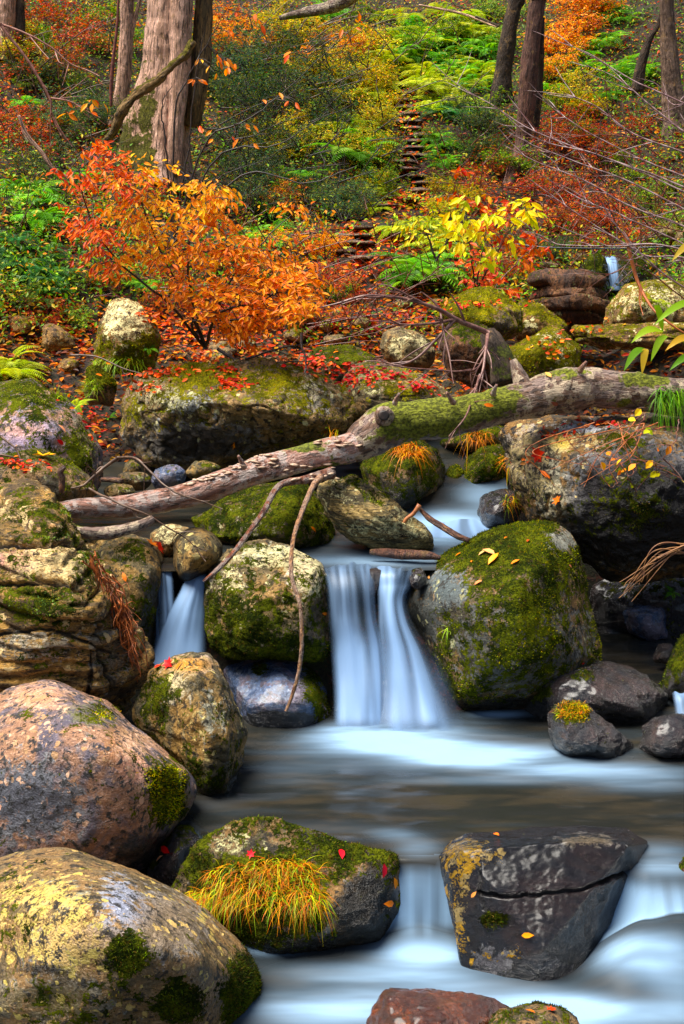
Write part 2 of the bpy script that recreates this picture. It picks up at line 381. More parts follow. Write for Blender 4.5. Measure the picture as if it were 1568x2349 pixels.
# ------------------------------------------------------------------ rocks
_cs = {}
def cubesphere(N):
    if N in _cs: return _cs[N]
    a = np.arange(N+1); u, v = np.meshgrid(a, a, indexing='ij'); pts, qs = [], []; M = N+1
    i, j = np.meshgrid(np.arange(N), np.arange(N), indexing='ij')
    for ax in range(3):
        for side in (0, N):
            c = [None]*3; c[ax] = np.full_like(u, side); c[(ax+1) % 3] = u; c[(ax+2) % 3] = v
            code = (c[0]*M + c[1])*M + c[2]
            q = np.stack([code[i, j], code[i+1, j], code[i+1, j+1], code[i, j+1]], -1).reshape(-1, 4)
            qs.append(q if side else q[:, ::-1]); pts.append(code.ravel())
    allc = np.unique(np.concatenate(pts)); F = np.searchsorted(allc, np.concatenate(qs))
    X = np.stack([allc//(M*M), (allc//M) % M, allc % M], -1)/N*2-1
    D = nrm(np.tan(X*math.pi/4))
    e = np.concatenate([F[:, [0, 1]], F[:, [1, 2]], F[:, [2, 3]], F[:, [3, 0]]])
    e = np.unique(np.sort(e, 1), axis=0)
    deg = np.bincount(e.ravel(), minlength=len(D)).astype(float)
    _cs[N] = (D, F, e, deg); return _cs[N]
def lap(V, e, deg, it, lam=.6):
    for _ in range(it):
        s = np.stack([np.bincount(e[:, 0], V[e[:, 1], k], len(V)) + np.bincount(e[:, 1], V[e[:, 0], k], len(V)) for k in range(3)], -1)
        V = V*(1-lam) + lam*s/deg[:, None]
    return V
def vnormals(V, F):
    n = np.cross(V[F[:, 2]]-V[F[:, 0]], V[F[:, 3]]-V[F[:, 1]])
    out = np.stack([sum(np.bincount(F[:, c], n[:, k], len(V)) for c in range(4)) for k in range(3)], -1)
    return nrm(out)
_rs = [100]
def rock(label, outline, Y, T, mat, N=40, lean=.35, front=None, sm=5, amp=.05, det=.012, strata=0., sdir=(0, .15, 1), cut=.0,
         moss=.3, up=.5, patches=(), pale=(), wet=(), wetz=None, tint=(), grooves=(), name='boulder', group=None, blades=0, bcols=None, back=.8, parent=None, cat='rock', seed=None):
    _rs[0] += 7; s = _rs[0] if seed is None else seed; rng = np.random.default_rng(s)
    o = np.array(outline, float); c = o.mean(0); mpp = Y/FP
    def dY(p, k): return Y + k + lean*(c[1]-p[:, 1])*mpp
    pts = [P(o[:, 0], o[:, 1], dY(o, 0))]
    if front is not None:
        f = np.array(front, float); pts.append(P(f[:, 0], f[:, 1], Y+f[:, 2]))
    else:
        for sc, k in ((.82, .5), (.55, .82), (.25, 1)):
            q = c+(o-c)*sc; j = 1+.12*rng.normal(size=len(q)); pts.append(P(q[:, 0], q[:, 1], dY(q, 0)-T*k*j))
    for sc, k in ((.85, .5), (.5, 1)):
        q = c+(o-c)*sc; pts.append(P(q[:, 0], q[:, 1], dY(q, 0)+T*k*back))
    pts = np.concatenate(pts); ctr = (pts.max(0)+pts.min(0))/2
    bm = bmesh.new()
    for p in pts-ctr: bm.verts.new(p)
    bmesh.ops.convex_hull(bm, input=bm.verts)
    pl = []
    for f in bm.faces:
        n = np.array(f.normal); h = float(np.dot(n, np.array(f.verts[0].co)))
        if h < 0: n, h = -n, -h
        if f.calc_area() > 1e-7: pl.append((*n, max(h, 1e-3)))
    bm.free()
    if cut:
        for _ in range(16):
            n_ = nrm(rng.normal(size=3)*[1, 1, 1]); n_[1] = -abs(n_[1])
            if n_[1] > -.3: continue
            hs = float(((pts-ctr) @ n_).max()); pl.append((*n_, hs*(1-cut*rng.uniform(.8, 4.5))))
    pl = np.array(pl)
    D, F, e, deg = cubesphere(N)
    ext = (pts.max(0)-pts.min(0))/2; D = nrm(D*ext)
    nd_ = D @ pl[:, :3].T; r = np.where(nd_ > 1e-4, pl[:, 3][None]/np.maximum(nd_, 1e-4), 1e9).min(1)
    V = D*r[:, None]; e0 = V.max(0)-V.min(0); V = lap(V, e, deg, sm); m0 = (V.max(0)+V.min(0))/2
    V = V*(e0/(V.max(0)-V.min(0)))
    size = float(ext.max()); n = vnormals(V, F); W = V+ctr
    isz = min(1.0, .45/size)
    d = amp*size*fbm(W, 1.6/size, 3, s) + amp*.45*size*fbm(W, 5/size, 3, s+1)
    if cut:   # sharp planar steps, like cleaved faces
        Wc = W @ np.array([[.9, .1, .35], [-.1, 1, .1], [-.35, 0, .9]])*[1, 1, 2.2]
        d = d - cut*size*.6*np.exp(-(ridged(Wc+.08*vnoise(W*6, s)[:, None], 1.5/size, 1, s+9)-1)**2/.003) - .5*cut*size*np.exp(-(ridged(Wc, 4.5/size, 1, s+19)-1)**2/.006)
    if strata:
        sdv = nrm(np.array(sdir, float)); L = W @ sdv + .05*fbm(W, 2.5, 3, s+6)
        q = L/strata; lv = vnoise(np.stack([np.floor(q), 0*q, 0*q], -1)*1.37, s)
        e_ = q-np.floor(q); d = d + strata*.42*lv - strata*.35*np.exp(-((np.minimum(e_, 1-e_))/.12)**2)
    d = d + det*1.5*fbm(W, 9, 5, s+2, .65) + det*.6*np.minimum(ridged(W, 11, 2, s+3), .6)
    X, Yy = toPx(W); gd = 0*d
    for (gp, gw, gz_) in grooves:
        gp = np.array(gp, float); best = np.full(len(W), 1e9); Xw, Yw = X+3*vnoise(W*40, s), Yy+3*vnoise(W*40, s+1)
        for k in range(len(gp)-1):
            ab = gp[k+1]-gp[k]; tt = np.clip(((Xw-gp[k, 0])*ab[0]+(Yw-gp[k, 1])*ab[1])/(ab@ab), 0, 1)
            best = np.minimum(best, np.hypot(Xw-gp[k, 0]-tt*ab[0], Yw-gp[k, 1]-tt*ab[1]))
        g_ = np.exp(-(best/gw)**2)*(n[:, 1] < .3); d = d - gz_*g_; gd = np.maximum(gd, g_)
    V = V + n*d[:, None]; W = V+ctr; n = vnormals(V, F)
    X, Yy = toPx(W)
    mm = moss*1.2 + .10 + up*(n[:, 2]*.9-.2) + .30*fbm(W, 3.2, 3, s+8)
    def blob(lst):
        o_ = 0
        for (bx, by, rx, ry, v) in lst:
            o_ = o_ + v*np.exp(-(((X-bx)/rx)**2+((Yy-by)/ry)**2)**1.5)
        return o_
    mm = mm + blob(patches); pa = blob(pale) if pale else 0*mm; wt = blob(wet) if wet else 0*mm
    if wetz is not None: wt = wt + sstep(wetz+.16, wetz+.02, W[:, 2]+.05*fbm(W, 6, 2, s)); mm = mm - .35*sstep(wetz+.12, wetz, W[:, 2])
    msk = np.clip(np.stack([mm, pa, wt], -1), 0, 1.3)
    msk[:, 2] = np.clip(msk[:, 2]+gd*.9, 0, 1.3); msk[:, 0] *= 1-.6*gd
    tn = np.zeros((len(W), 4)); tn[:, :3] = .3
    for (bx, by, rx, ry, tc, tw) in tint:
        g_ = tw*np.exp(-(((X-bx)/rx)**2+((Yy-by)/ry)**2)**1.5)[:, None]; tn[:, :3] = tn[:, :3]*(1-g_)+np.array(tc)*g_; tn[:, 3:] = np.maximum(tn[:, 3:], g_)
    ob = obj(name, mesh(name, V, [F], mat, {'mask': msk, 'tint': tn}), ctr, None)
    tag(ob, label, cat, group); solid(W, [F])
    if blades:
        fc = W[F].mean(1); fn = nrm(n[F].mean(1)); fm = mm[F].mean(1)
        ar = np.linalg.norm(np.cross(W[F[:, 2]]-W[F[:, 0]], W[F[:, 3]]-W[F[:, 1]]), axis=1)
        pr = ar*np.clip((fm+.35*fbm(fc, 16, 3, s+4)-.5)*4, 0, 1)*(fn[:, 1] < .5); 
        if pr.sum() > 0:
            ix = rng.choice(len(fc), blades, p=pr/pr.sum())
            jit = rng.normal(0, 1, (blades, 3))*np.sqrt(ar[ix])[:, None]*.5; jit -= (jit*fn[ix]).sum(1)[:, None]*fn[ix]
            pos = fc[ix]+jit-fn[ix]*.003; dr = nrm(fn[ix]+rng.normal(0, .55, (blades, 3))+[0, 0, .15]); 
            bc = pal(rng, bcols or [(.18, .20, .010), (.07, .10, .008), (.04, .06, .008), (.24, .22, .015)], blades, .25)
            tn = fbm(pos, 5, 2, s)[:, None]; bc = np.clip(bc*(1+1.3*tn), .01, 1)
            Lb = rng.uniform(.006, .016, blades)
            bv, bf, bcv = leaves(pos, dr, nrm(rng.normal(size=(blades, 3))), Lb, Lb*.4, bc, BLADE)
            t_ = obj('moss', mesh('moss', bv-ctr, bf, MOSSM, {'col': bcv}, False), (0, 0, 0), ob); t_['kind'] = 'stuff'
    return ob

M_LICH = rock_mat('lichen_stone', (.13, .10, .055), (.36, .29, .17), (.72, .66, .42), .44, 24, dark=(.03, .022, .012), dam=.5)
M_PINK = rock_mat('pink_stone', (.13, .115, .14), (.40, .29, .24), (.70, .50, .38), .44, 34, dark=(.028, .03, .032), dam=.65, lich2=(.50, .34, .22), rough=.5)
M_GREY = rock_mat('grey_green_stone', (.085, .07, .04), (.32, .26, .14), (.62, .52, .28), .40, 22, dark=(.022, .018, .010), dam=.6)
M_OLIVE = rock_mat('olive_stone', (.12, .09, .05), (.32, .26, .17), (.60, .50, .22), .5, 26, lich2=(.66, .50, .26), rough=.45, dam=.6)
M_DARK = rock_mat('dark_wet_stone', (.016, .014, .016), (.06, .045, .045), (.22, .20, .16), .12, 26, rough=.52, wet=.6, dam=.3, bump=1.0)
M_BLUE = rock_mat('blue_grey_wet_stone', (.08, .11, .18), (.17, .22, .33), (.4, .4, .4), .1, 26, rough=.5, wet=.5, dam=.15)
M_SLAB = rock_mat('black_wet_slate', (.012, .010, .013), (.030, .023, .026), (.62, .40, .10), .1, 24, rough=.34, wet=.4, dam=.15, lich2=(.5, .40, .22), bump=1.7, streak=(.5, 1.6, 1))
M_BROWN = rock_mat('brown_wet_stone', (.06, .018, .008), (.15, .05, .022), (.2, .12, .06), .1, 20, rough=.42, wet=.5, dam=.2)
M_MOSS = rock_mat('mossy_stone', (.07, .055, .03), (.24, .20, .13), (.50, .48, .30), .40, 26, rough=.6, dark=(.02, .016, .01), dam=.6)
M_CLIFF = rock_mat('overhang_stone', (.045, .035, .022), (.20, .155, .085), (.58, .48, .28), .38, 24, dark=(.015, .012, .010), dam=.7, rough=.6)
M_YMOSS = rock_mat('yellow_mossy_stone', (.10, .075, .04), (.34, .28, .17), (.62, .58, .36), .44, 24, rough=.65, dark=(.025, .018, .01), dam=.6, moss1=(.34, .30, .010), moss2=(.09, .09, .006))
M_BAND = rock_mat('banded_stone', (.10, .065, .03), (.40, .30, .15), (.70, .56, .34), .45, 24, streak=(1, 1, 4.5), dark=(.025, .018, .01), dam=.6)
M_STRK = rock_mat('slanting_banded_stone', (.06, .045, .02), (.42, .38, .22), (.70, .66, .42), .42, 24, streak=(1, 1, 7), streak_rot=-.65, dark=(.02, .015, .01), dam=.6)
M_FAR = rock_mat('far_stone', (.13, .075, .035), (.34, .25, .13), (.80, .74, .46), .54, 16, dark=(.025, .016, .01), dam=.5, moss1=(.32, .28, .010), moss2=(.10, .10, .006))
M_RED = rock_mat('brown_layered_stone', (.06, .03, .018), (.20, .11, .065), (.5, .48, .26), .38, 20, streak=(3, 1, 1.2), dark=(.018, .01, .006), dam=.6)
BY = [(.42, .40, .012), (.24, .26, .008), (.10, .12, .008), (.46, .28, .015)]
BD = [(.07, .10, .01), (.04, .06, .008), (.10, .12, .01), (.13, .09, .02)]

# --- front and left bank
rock('huge rounded boulder filling the bottom left corner, yellow lichen and dark moss cushions',
     [(-220, 2060), (-100, 1995), (0, 1976), (45, 1960), (105, 1951), (165, 1952), (250, 1974), (310, 1996), (360, 2021), (395, 2039), (435, 2069), (480, 2109), (525, 2149), (555, 2174), (578, 2206), (594, 2251), (597, 2291), (575, 2330), (500, 2480), (0, 2560), (-220, 2450)],
     4.85, .5, M_OLIVE, N=84, sm=22, amp=.03, det=.004, moss=-.02, up=.05, lean=.5, tint=[(150, 2060, 120, 50, (.40, .36, .16), .45), (200, 2150, 150, 35, (.62, .44, .26), .9), (120, 2200, 100, 25, (.03, .025, .02), .7), (380, 2120, 120, 90, (.24, .18, .12), .9), (270, 2070, 60, 70, (.34, .36, .44), .9), (100, 2300, 200, 60, (.16, .11, .02), .8)],  # the bluish tint paints a reflection on the upper face
     patches=[(560, 2240, 55, 65, .9), (290, 2190, 55, 55, 1.0), (410, 2300, 60, 60, 1.0), (180, 2310, 150, 80, .5), (20, 2100, 60, 90, .3), (555, 2320, 60, 60, .8)],
     pale=[(140, 2110, 110, 80, .5), (130, 2190, 130, 40, .6), (60, 2040, 120, 50, .3)], wet=[(100, 2225, 110, 22, .6), (20, 2130, 40, 60, .4), (240, 2300, 300, 50, .35)], blades=7000, bcols=BD)
rock('big pink and grey speckled boulder on the left bank',
     [(-200, 1760), (-120, 1660), (0, 1597), (50, 1567), (90, 1553), (125, 1554), (165, 1572), (200, 1590), (240, 1607), (280, 1640), (320, 1672), (360, 1703), (390, 1734), (418, 1761), (440, 1786), (447, 1816), (432, 1848), (395, 1890), (340, 1985), (200, 2060), (-150, 2060)],
     5.75, .5, M_PINK, N=80, sm=14, amp=.04, det=.006, moss=-.02, up=.12, lean=.6, tint=[(90, 1600, 80, 40, (.62, .36, .26), .9), (60, 1840, 170, 110, (.09, .095, .12), .9), (270, 1720, 80, 90, (.40, .20, .09), .8), (310, 1760, 45, 50, (.75, .45, .34), 1.0), (200, 1640, 70, 30, (.14, .13, .04), .8), (400, 1850, 60, 60, (.22, .14, .03), .9)],
     patches=[(390, 1800, 55, 70, .75), (230, 1640, 60, 25, .35), (400, 1870, 60, 40, .5), (60, 1640, 20, 30, .3)], pale=[(300, 1720, 70, 60, .6), (90, 1600, 90, 40, .5), (60, 1700, 90, 80, .3)], wet=[(150, 1880, 130, 40, .35), (330, 1950, 110, 60, .7)], blades=4000, bcols=BY)
rock('large layered rock stack on the left edge with pale tops and dark cracks',
     [(-220, 1180), (0, 1112), (60, 1110), (100, 1133), (140, 1158), (165, 1190), (195, 1235), (225, 1290), (262, 1340), (300, 1400), (322, 1450), (332, 1500), (345, 1545), (330, 1600), (280, 1680), (0, 1720), (-220, 1700)],
     6.55, .5, M_BAND, N=90, sm=4, amp=.05, det=.016, strata=.07, sdir=(.12, -.1, 1), cut=.03, moss=.14, up=.1, lean=.45,
     grooves=[([(-100, 1242), (60, 1246), (150, 1240), (210, 1256)], 5, .05), ([(-100, 1340), (40, 1338), (140, 1332), (200, 1350)], 5, .04), ([(-50, 1460), (90, 1440), (180, 1470), (280, 1500)], 4, .03), ([(215, 1500), (200, 1590)], 4, .03), ([(240, 1440), (255, 1580)], 5, .04)],
     tint=[(40, 1285, 70, 35, (.66, .38, .28), .9), (160, 1290, 60, 30, (.66, .55, .28), .8), (80, 1480, 160, 40, (.34, .28, .18), .7), (120, 1210, 80, 14, (.6, .34, .12), .7), (250, 1500, 60, 80, (.16, .12, .06), .8)],
     patches=[(120, 1230, 80, 25, .35), (90, 1390, 110, 50, .5), (200, 1300, 40, 50, .4), (90, 1170, 60, 25, .3), (170, 1170, 40, 50, .3)],
     pale=[(110, 1285, 120, 45, .9), (20, 1170, 80, 30, .5), (170, 1400, 60, 40, .3)], wet=[(250, 1580, 90, 60, .5), (60, 1480, 150, 30, .3)], blades=4000, bcols=[(.2, .3, .08), (.12, .15, .02), (.22, .22, .02)])
rock('tall angular grey boulder in the pool below the left waterfall',
     [(342, 1540), (370, 1524), (400, 1504), (440, 1499), (475, 1503), (500, 1525), (517, 1555), (532, 1600), (553, 1640), (566, 1672), (560, 1720), (547, 1760), (540, 1810), (532, 1850), (480, 1870), (440, 1840), (415, 1770), (360, 1720), (310, 1660), (300, 1630), (320, 1590)],
     6.1, .32, M_GREY, N=60, sm=3, amp=.05, det=.012, cut=.04, tint=[(430, 1525, 80, 25, (.48, .27, .09), .9), (400, 1580, 50, 40, (.55, .45, .25), .7), (490, 1640, 40, 80, (.50, .46, .30), .6)], moss=.16, up=.0, lean=.35, front=[(440, 1560, -.22), (500, 1590, -.2), (480, 1680, -.36), (430, 1700, -.3), (520, 1700, -.3), (500, 1800, -.4), (400, 1600, -.2)],
     patches=[(470, 1790, 70, 60, .35), (360, 1600, 40, 60, .4), (520, 1660, 40, 80, .12)], pale=[(400, 1540, 60, 25, .4), (470, 1650, 50, 60, .35)], wetz=Z2, blades=1800, bcols=BD)
rock('low wet blue sheened stone between the grey boulder and the main fall',
     [(505, 1522), (560, 1500), (625, 1491), (670, 1500), (705, 1517), (732, 1547), (750, 1590), (757, 1640), (740, 1675), (710, 1695), (620, 1700), (570, 1690), (555, 1640), (540, 1600), (520, 1560)],
     6.95, .3, M_BLUE, N=44, sm=6, amp=.03, det=.006, tint=[(610, 1570, 80, 50, (.16, .22, .36), .8)], moss=-.15, up=.0, lean=.9, front=[(570, 1618, -.26), (640, 1618, -.3), (700, 1600, -.28), (600, 1680, -.26), (690, 1690, -.26), (640, 1560, -.2)],  # blue sheen put into the stone's base colour and tint
     patches=[(715, 1560, 32, 60, .9), (600, 1530, 28, 25, .85), (740, 1640, 30, 50, .7)], wet=[(640, 1665, 110, 36, 1.3)], blades=1500, bcols=BD)
rock('pale lichen covered rock between the two waterfalls, its crest of whitish stone',
     [(472, 1350), (485, 1305), (500, 1281), (530, 1262), (570, 1240), (620, 1239), (660, 1255), (700, 1275), (735, 1289), (748, 1320), (752, 1380), (758, 1440), (757, 1490), (745, 1512), (600, 1512), (510, 1512), (480, 1490), (472, 1440)],
     7.1, .34, M_LICH, N=60, sm=4, amp=.05, det=.014, cut=.04, tint=[(620, 1265, 90, 20, (.62, .60, .40), .9), (700, 1320, 50, 50, (.74, .60, .42), 1), (530, 1340, 50, 30, (.55, .45, .22), .7), (560, 1480, 70, 30, (.35, .20, .04), .7)], moss=.34, up=-.35, lean=.5, front=[(520, 1330, -.2), (620, 1310, -.12), (700, 1330, -.2), (560, 1400, -.36), (650, 1400, -.36), (600, 1490, -.4), (700, 1480, -.35)],
     patches=[(600, 1400, 90, 60, .1), (540, 1470, 70, 50, .15)], pale=[(620, 1275, 90, 30, .9), (710, 1320, 40, 60, .9), (530, 1330, 40, 40, .5), (570, 1430, 30, 60, .6)], wet=[(740, 1440, 40, 90, .9)], blades=3000, bcols=BD)
rock('smooth egg shaped grey stone splitting the small left waterfall',
     [(397, 1250), (410, 1225), (435, 1210), (465, 1210), (492, 1225), (511, 1250), (508, 1285), (482, 1308), (455, 1325), (430, 1337), (410, 1331), (397, 1300)],
     7.25, .2, M_GREY, N=28, sm=6, amp=.02, det=.003, moss=-.1, up=.0, pale=[(435, 1240, 30, 30, .5)], wet=[(440, 1325, 60, 16, .8)])
rock('cream coloured stone wedged behind the egg shaped stone',
     [(345, 1225), (370, 1205), (410, 1203), (437, 1212), (425, 1245), (395, 1275), (375, 1285), (350, 1262)], 7.5, .15, M_LICH, N=24, cut=.04, moss=.0, up=0, pale=[(390, 1230, 40, 30, .7)])
rock('grey slab with dark moss sloping down to the left side of the small waterfall',
     [(195, 1235), (240, 1222), (300, 1223), (345, 1238), (377, 1275), (380, 1300), (355, 1315), (350, 1360), (345, 1420), (340, 1560), (280, 1560), (230, 1400), (200, 1300)],
     7.3, .3, M_GREY, N=40, cut=.04, moss=.12, up=.1, patches=[(290, 1270, 50, 20, .4), (330, 1400, 40, 80, .3)], wet=[(350, 1420, 30, 110, .9)], blades=1200, bcols=BD)
rock('moss coated boulder directly under the middle of the fallen log',
     [(435, 1190), (500, 1150), (560, 1123), (640, 1104), (690, 1106), (722, 1130), (747, 1170), (767, 1220), (772, 1255), (750, 1285), (700, 1290), (620, 1290), (520, 1270), (460, 1240)],
     7.95, .4, M_MOSS, N=50, amp=.05, moss=.42, up=.1, patches=[(690, 1160, 60, 60, .3)], pale=[(560, 1190, 80, 40, .5)], blades=4500)
rock('slanting banded rock of pale and dark stripes beside the upper pool',
     [(728, 1112), (770, 1094), (802, 1088), (850, 1114), (892, 1155), (932, 1190), (990, 1228), (1002, 1258), (960, 1268), (880, 1268), (800, 1235), (745, 1180)],
     7.6, .25, M_STRK, N=46, cut=.03, strata=.035, sdir=(.62, -.1, .8), amp=.03, moss=.05, up=.15, lean=.3, pale=[(900, 1210, 110, 30, .7), (780, 1120, 50, 30, .4)], patches=[(870, 1140, 40, 20, .4), (820, 1100, 40, 16, .4)], blades=600)
rock('large round boulder thick with green moss to the right of the main fall',
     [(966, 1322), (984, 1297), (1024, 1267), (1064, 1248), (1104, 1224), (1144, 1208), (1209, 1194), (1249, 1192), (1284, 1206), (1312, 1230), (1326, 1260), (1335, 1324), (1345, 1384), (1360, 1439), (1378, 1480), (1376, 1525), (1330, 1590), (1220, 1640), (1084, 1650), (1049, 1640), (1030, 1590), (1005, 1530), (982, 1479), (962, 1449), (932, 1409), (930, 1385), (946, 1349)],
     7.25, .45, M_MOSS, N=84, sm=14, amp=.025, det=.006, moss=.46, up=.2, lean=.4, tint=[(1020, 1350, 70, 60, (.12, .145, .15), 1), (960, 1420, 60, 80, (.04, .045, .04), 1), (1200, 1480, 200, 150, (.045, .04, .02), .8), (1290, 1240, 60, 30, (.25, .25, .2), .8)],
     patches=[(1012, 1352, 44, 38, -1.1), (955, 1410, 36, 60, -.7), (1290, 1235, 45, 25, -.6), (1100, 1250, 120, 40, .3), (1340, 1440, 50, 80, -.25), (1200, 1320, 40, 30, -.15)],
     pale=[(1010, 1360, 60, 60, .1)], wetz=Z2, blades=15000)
rock('massive overhanging rock under the right end of the log',
     [(1140, 990), (1184, 970), (1259, 960), (1359, 955), (1459, 952), (1600, 955), (1800, 1000), (1850, 1200), (1700, 1290), (1568, 1300), (1509, 1340), (1454, 1347), (1399, 1336), (1354, 1306), (1325, 1255), (1290, 1215), (1240, 1190), (1192, 1170), (1168, 1130), (1155, 1090), (1148, 1050)],
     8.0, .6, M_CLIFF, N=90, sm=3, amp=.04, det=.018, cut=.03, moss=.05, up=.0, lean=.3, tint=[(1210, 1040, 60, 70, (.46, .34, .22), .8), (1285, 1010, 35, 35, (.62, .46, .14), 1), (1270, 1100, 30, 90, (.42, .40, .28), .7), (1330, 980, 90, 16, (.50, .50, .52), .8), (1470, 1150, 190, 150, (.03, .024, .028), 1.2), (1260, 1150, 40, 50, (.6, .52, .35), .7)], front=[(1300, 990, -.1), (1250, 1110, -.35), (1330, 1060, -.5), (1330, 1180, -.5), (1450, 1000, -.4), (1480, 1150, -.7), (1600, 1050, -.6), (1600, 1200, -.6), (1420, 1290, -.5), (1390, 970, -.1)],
     patches=[(1450, 1100, 120, 100, .25), (1400, 1010, 60, 25, .3)], pale=[(1210, 1060, 60, 90, .7), (1330, 1010, 60, 30, .5), (1280, 1160, 50, 60, .3)], wet=[(1400, 1230, 160, 80, .75), (1520, 1120, 110, 130, .55), (1560, 1230, 110, 80, .7)], blades=3500, bcols=BD)  # dark tint and wet blobs also paint shade on the lower front
rock('dim grey stone deep in the dark hollow under the overhang', [(1425, 1400), (1460, 1385), (1530, 1388), (1540, 1470), (1495, 1482), (1445, 1450)], 8.3, .2, M_BLUE, N=20, moss=-.3)
rock('long low wet rock with a violet sheen at the foot of the mossy boulder',
     [(1198, 1590), (1212, 1558), (1260, 1534), (1330, 1523), (1400, 1520), (1440, 1528), (1490, 1555), (1530, 1585), (1548, 1618), (1530, 1665), (1380, 1680), (1260, 1680), (1210, 1665), (1198, 1625)],
     7.0, .3, M_DARK, N=48, amp=.05, cut=.03, moss=-.02, up=.0, lean=.5, patches=[(1230, 1590, 35, 35, .6), (1340, 1550, 40, 16, .4)], pale=[(1400, 1600, 110, 30, .3)], wetz=Z2, blades=800, bcols=BD)
rock('small wet rock at the pool edge carrying the orange moss tuft',
     [(1258, 1640), (1280, 1612), (1330, 1604), (1352, 1640), (1380, 1660), (1420, 1680), (1452, 1708), (1460, 1750), (1380, 1760), (1280, 1730), (1255, 1680)],
     6.45, .2, M_DARK, N=34, amp=.06, cut=.05, moss=-.1, up=.0, lean=.5, patches=[(1310, 1635, 45, 32, .9)], wetz=Z2, blades=800, bcols=[(.5, .22, .02), (.3, .3, .02), (.5, .35, .03)])
rock('small shiny black rock on the right edge of the middle pool',
     [(1462, 1715), (1475, 1670), (1497, 1648), (1550, 1637), (1640, 1640), (1640, 1750), (1500, 1750)], 6.4, .2, M_DARK, N=30, amp=.06, cut=.05, moss=-.2, up=0, pale=[(1560, 1690, 30, 50, .5)])
rock('dark mossy rock cut off by the right edge above the small rapids',
     [(1512, 1590), (1530, 1520), (1568, 1455), (1640, 1440), (1700, 1600), (1600, 1640)], 7.2, .25, M_DARK, N=26, moss=.45, blades=700, bcols=BD)
rock('mossy bottom centre boulder draped with orange sedge, right flank wet and black',
     [(385, 2050), (420, 1990), (445, 1942), (480, 1911), (525, 1893), (575, 1876), (625, 1875), (665, 1889), (690, 1905), (725, 1922), (784, 1940), (859, 1946), (905, 1962), (918, 2041), (912, 2111), (896, 2190), (784, 2215), (620, 2225), (540, 2200), (470, 2130), (410, 2080)],
     5.19, .22, M_MOSS, N=72, sm=4, amp=.04, moss=.45, up=.05, lean=.12, back=.5, tint=[(850, 2090, 75, 100, (.018, .014, .016), 1.2), (640, 2160, 200, 40, (.03, .025, .015), 1)], front=[(560, 1950, -.06), (650, 1940, -.05), (740, 1980, -.06), (600, 2060, -.2), (720, 2060, -.2), (830, 2010, -.1), (500, 2080, -.14), (840, 2120, -.2), (640, 2170, -.24)],
     patches=[(520, 1940, 45, 28, -.45), (610, 1940, 50, 30, -.4), (830, 2090, 80, 90, -.9), (560, 2130, 60, 50, .2)], pale=[(520, 1935, 70, 30, .8)], wet=[(840, 2090, 75, 90, 1.1), (870, 1975, 40, 30, .6)], wetz=Z3, blades=8000, bcols=BD)
rock('thin yellow lichened ledge poking out behind the sedge boulder',
     [(640, 1900), (665, 1886), (720, 1881), (784, 1885), (874, 1895), (924, 1912), (880, 1932), (840, 1945), (740, 1955), (650, 1935)], 5.65, .15, M_OLIVE, N=34, amp=.03, lean=1.2, moss=.0, up=0, pale=[(760, 1905, 90, 25, .7)], wet=[(890, 1915, 50, 20, 1.)])
rock('dark wet stone in the gap between the left boulders holding a red leaf',
     [(330, 2000), (365, 1940), (405, 1897), (440, 1888), (478, 1912), (450, 1990), (420, 2080), (340, 2060)], 5.55, .2, M_DARK, N=30, moss=.12)
rock('shining wet brown stone at the bottom edge',
     [(835, 2350), (874, 2279), (900, 2268), (984, 2266), (1034, 2279), (1104, 2283), (1134, 2289), (1176, 2312), (1190, 2420), (830, 2420)],
     4.4, .22, M_BROWN, N=40, amp=.05, sm=3, cut=.03, moss=-.5, lean=.5, wet=[(900, 2330, 50, 40, .5)], front=[(900, 2290, -.05), (1040, 2300, -.06), (1000, 2390, -.25), (900, 2370, -.2)])
rock('low mossy stone with two fallen leaves at the bottom edge',
     [(1080, 2380), (1134, 2326), (1184, 2310), (1234, 2305), (1284, 2313), (1314, 2330), (1345, 2370), (1340, 2440), (1090, 2440)], 4.35, .18, M_MOSS, N=30, moss=.1, up=.25, lean=.6, blades=900, bcols=BD)
rock('rounded brown stone cut by the right edge over the lower rapids',
     [(1530, 2008), (1547, 1976), (1585, 1953), (1680, 1950), (1690, 2070), (1545, 2045)], 5.25, .15, M_BROWN, N=24, moss=.15)
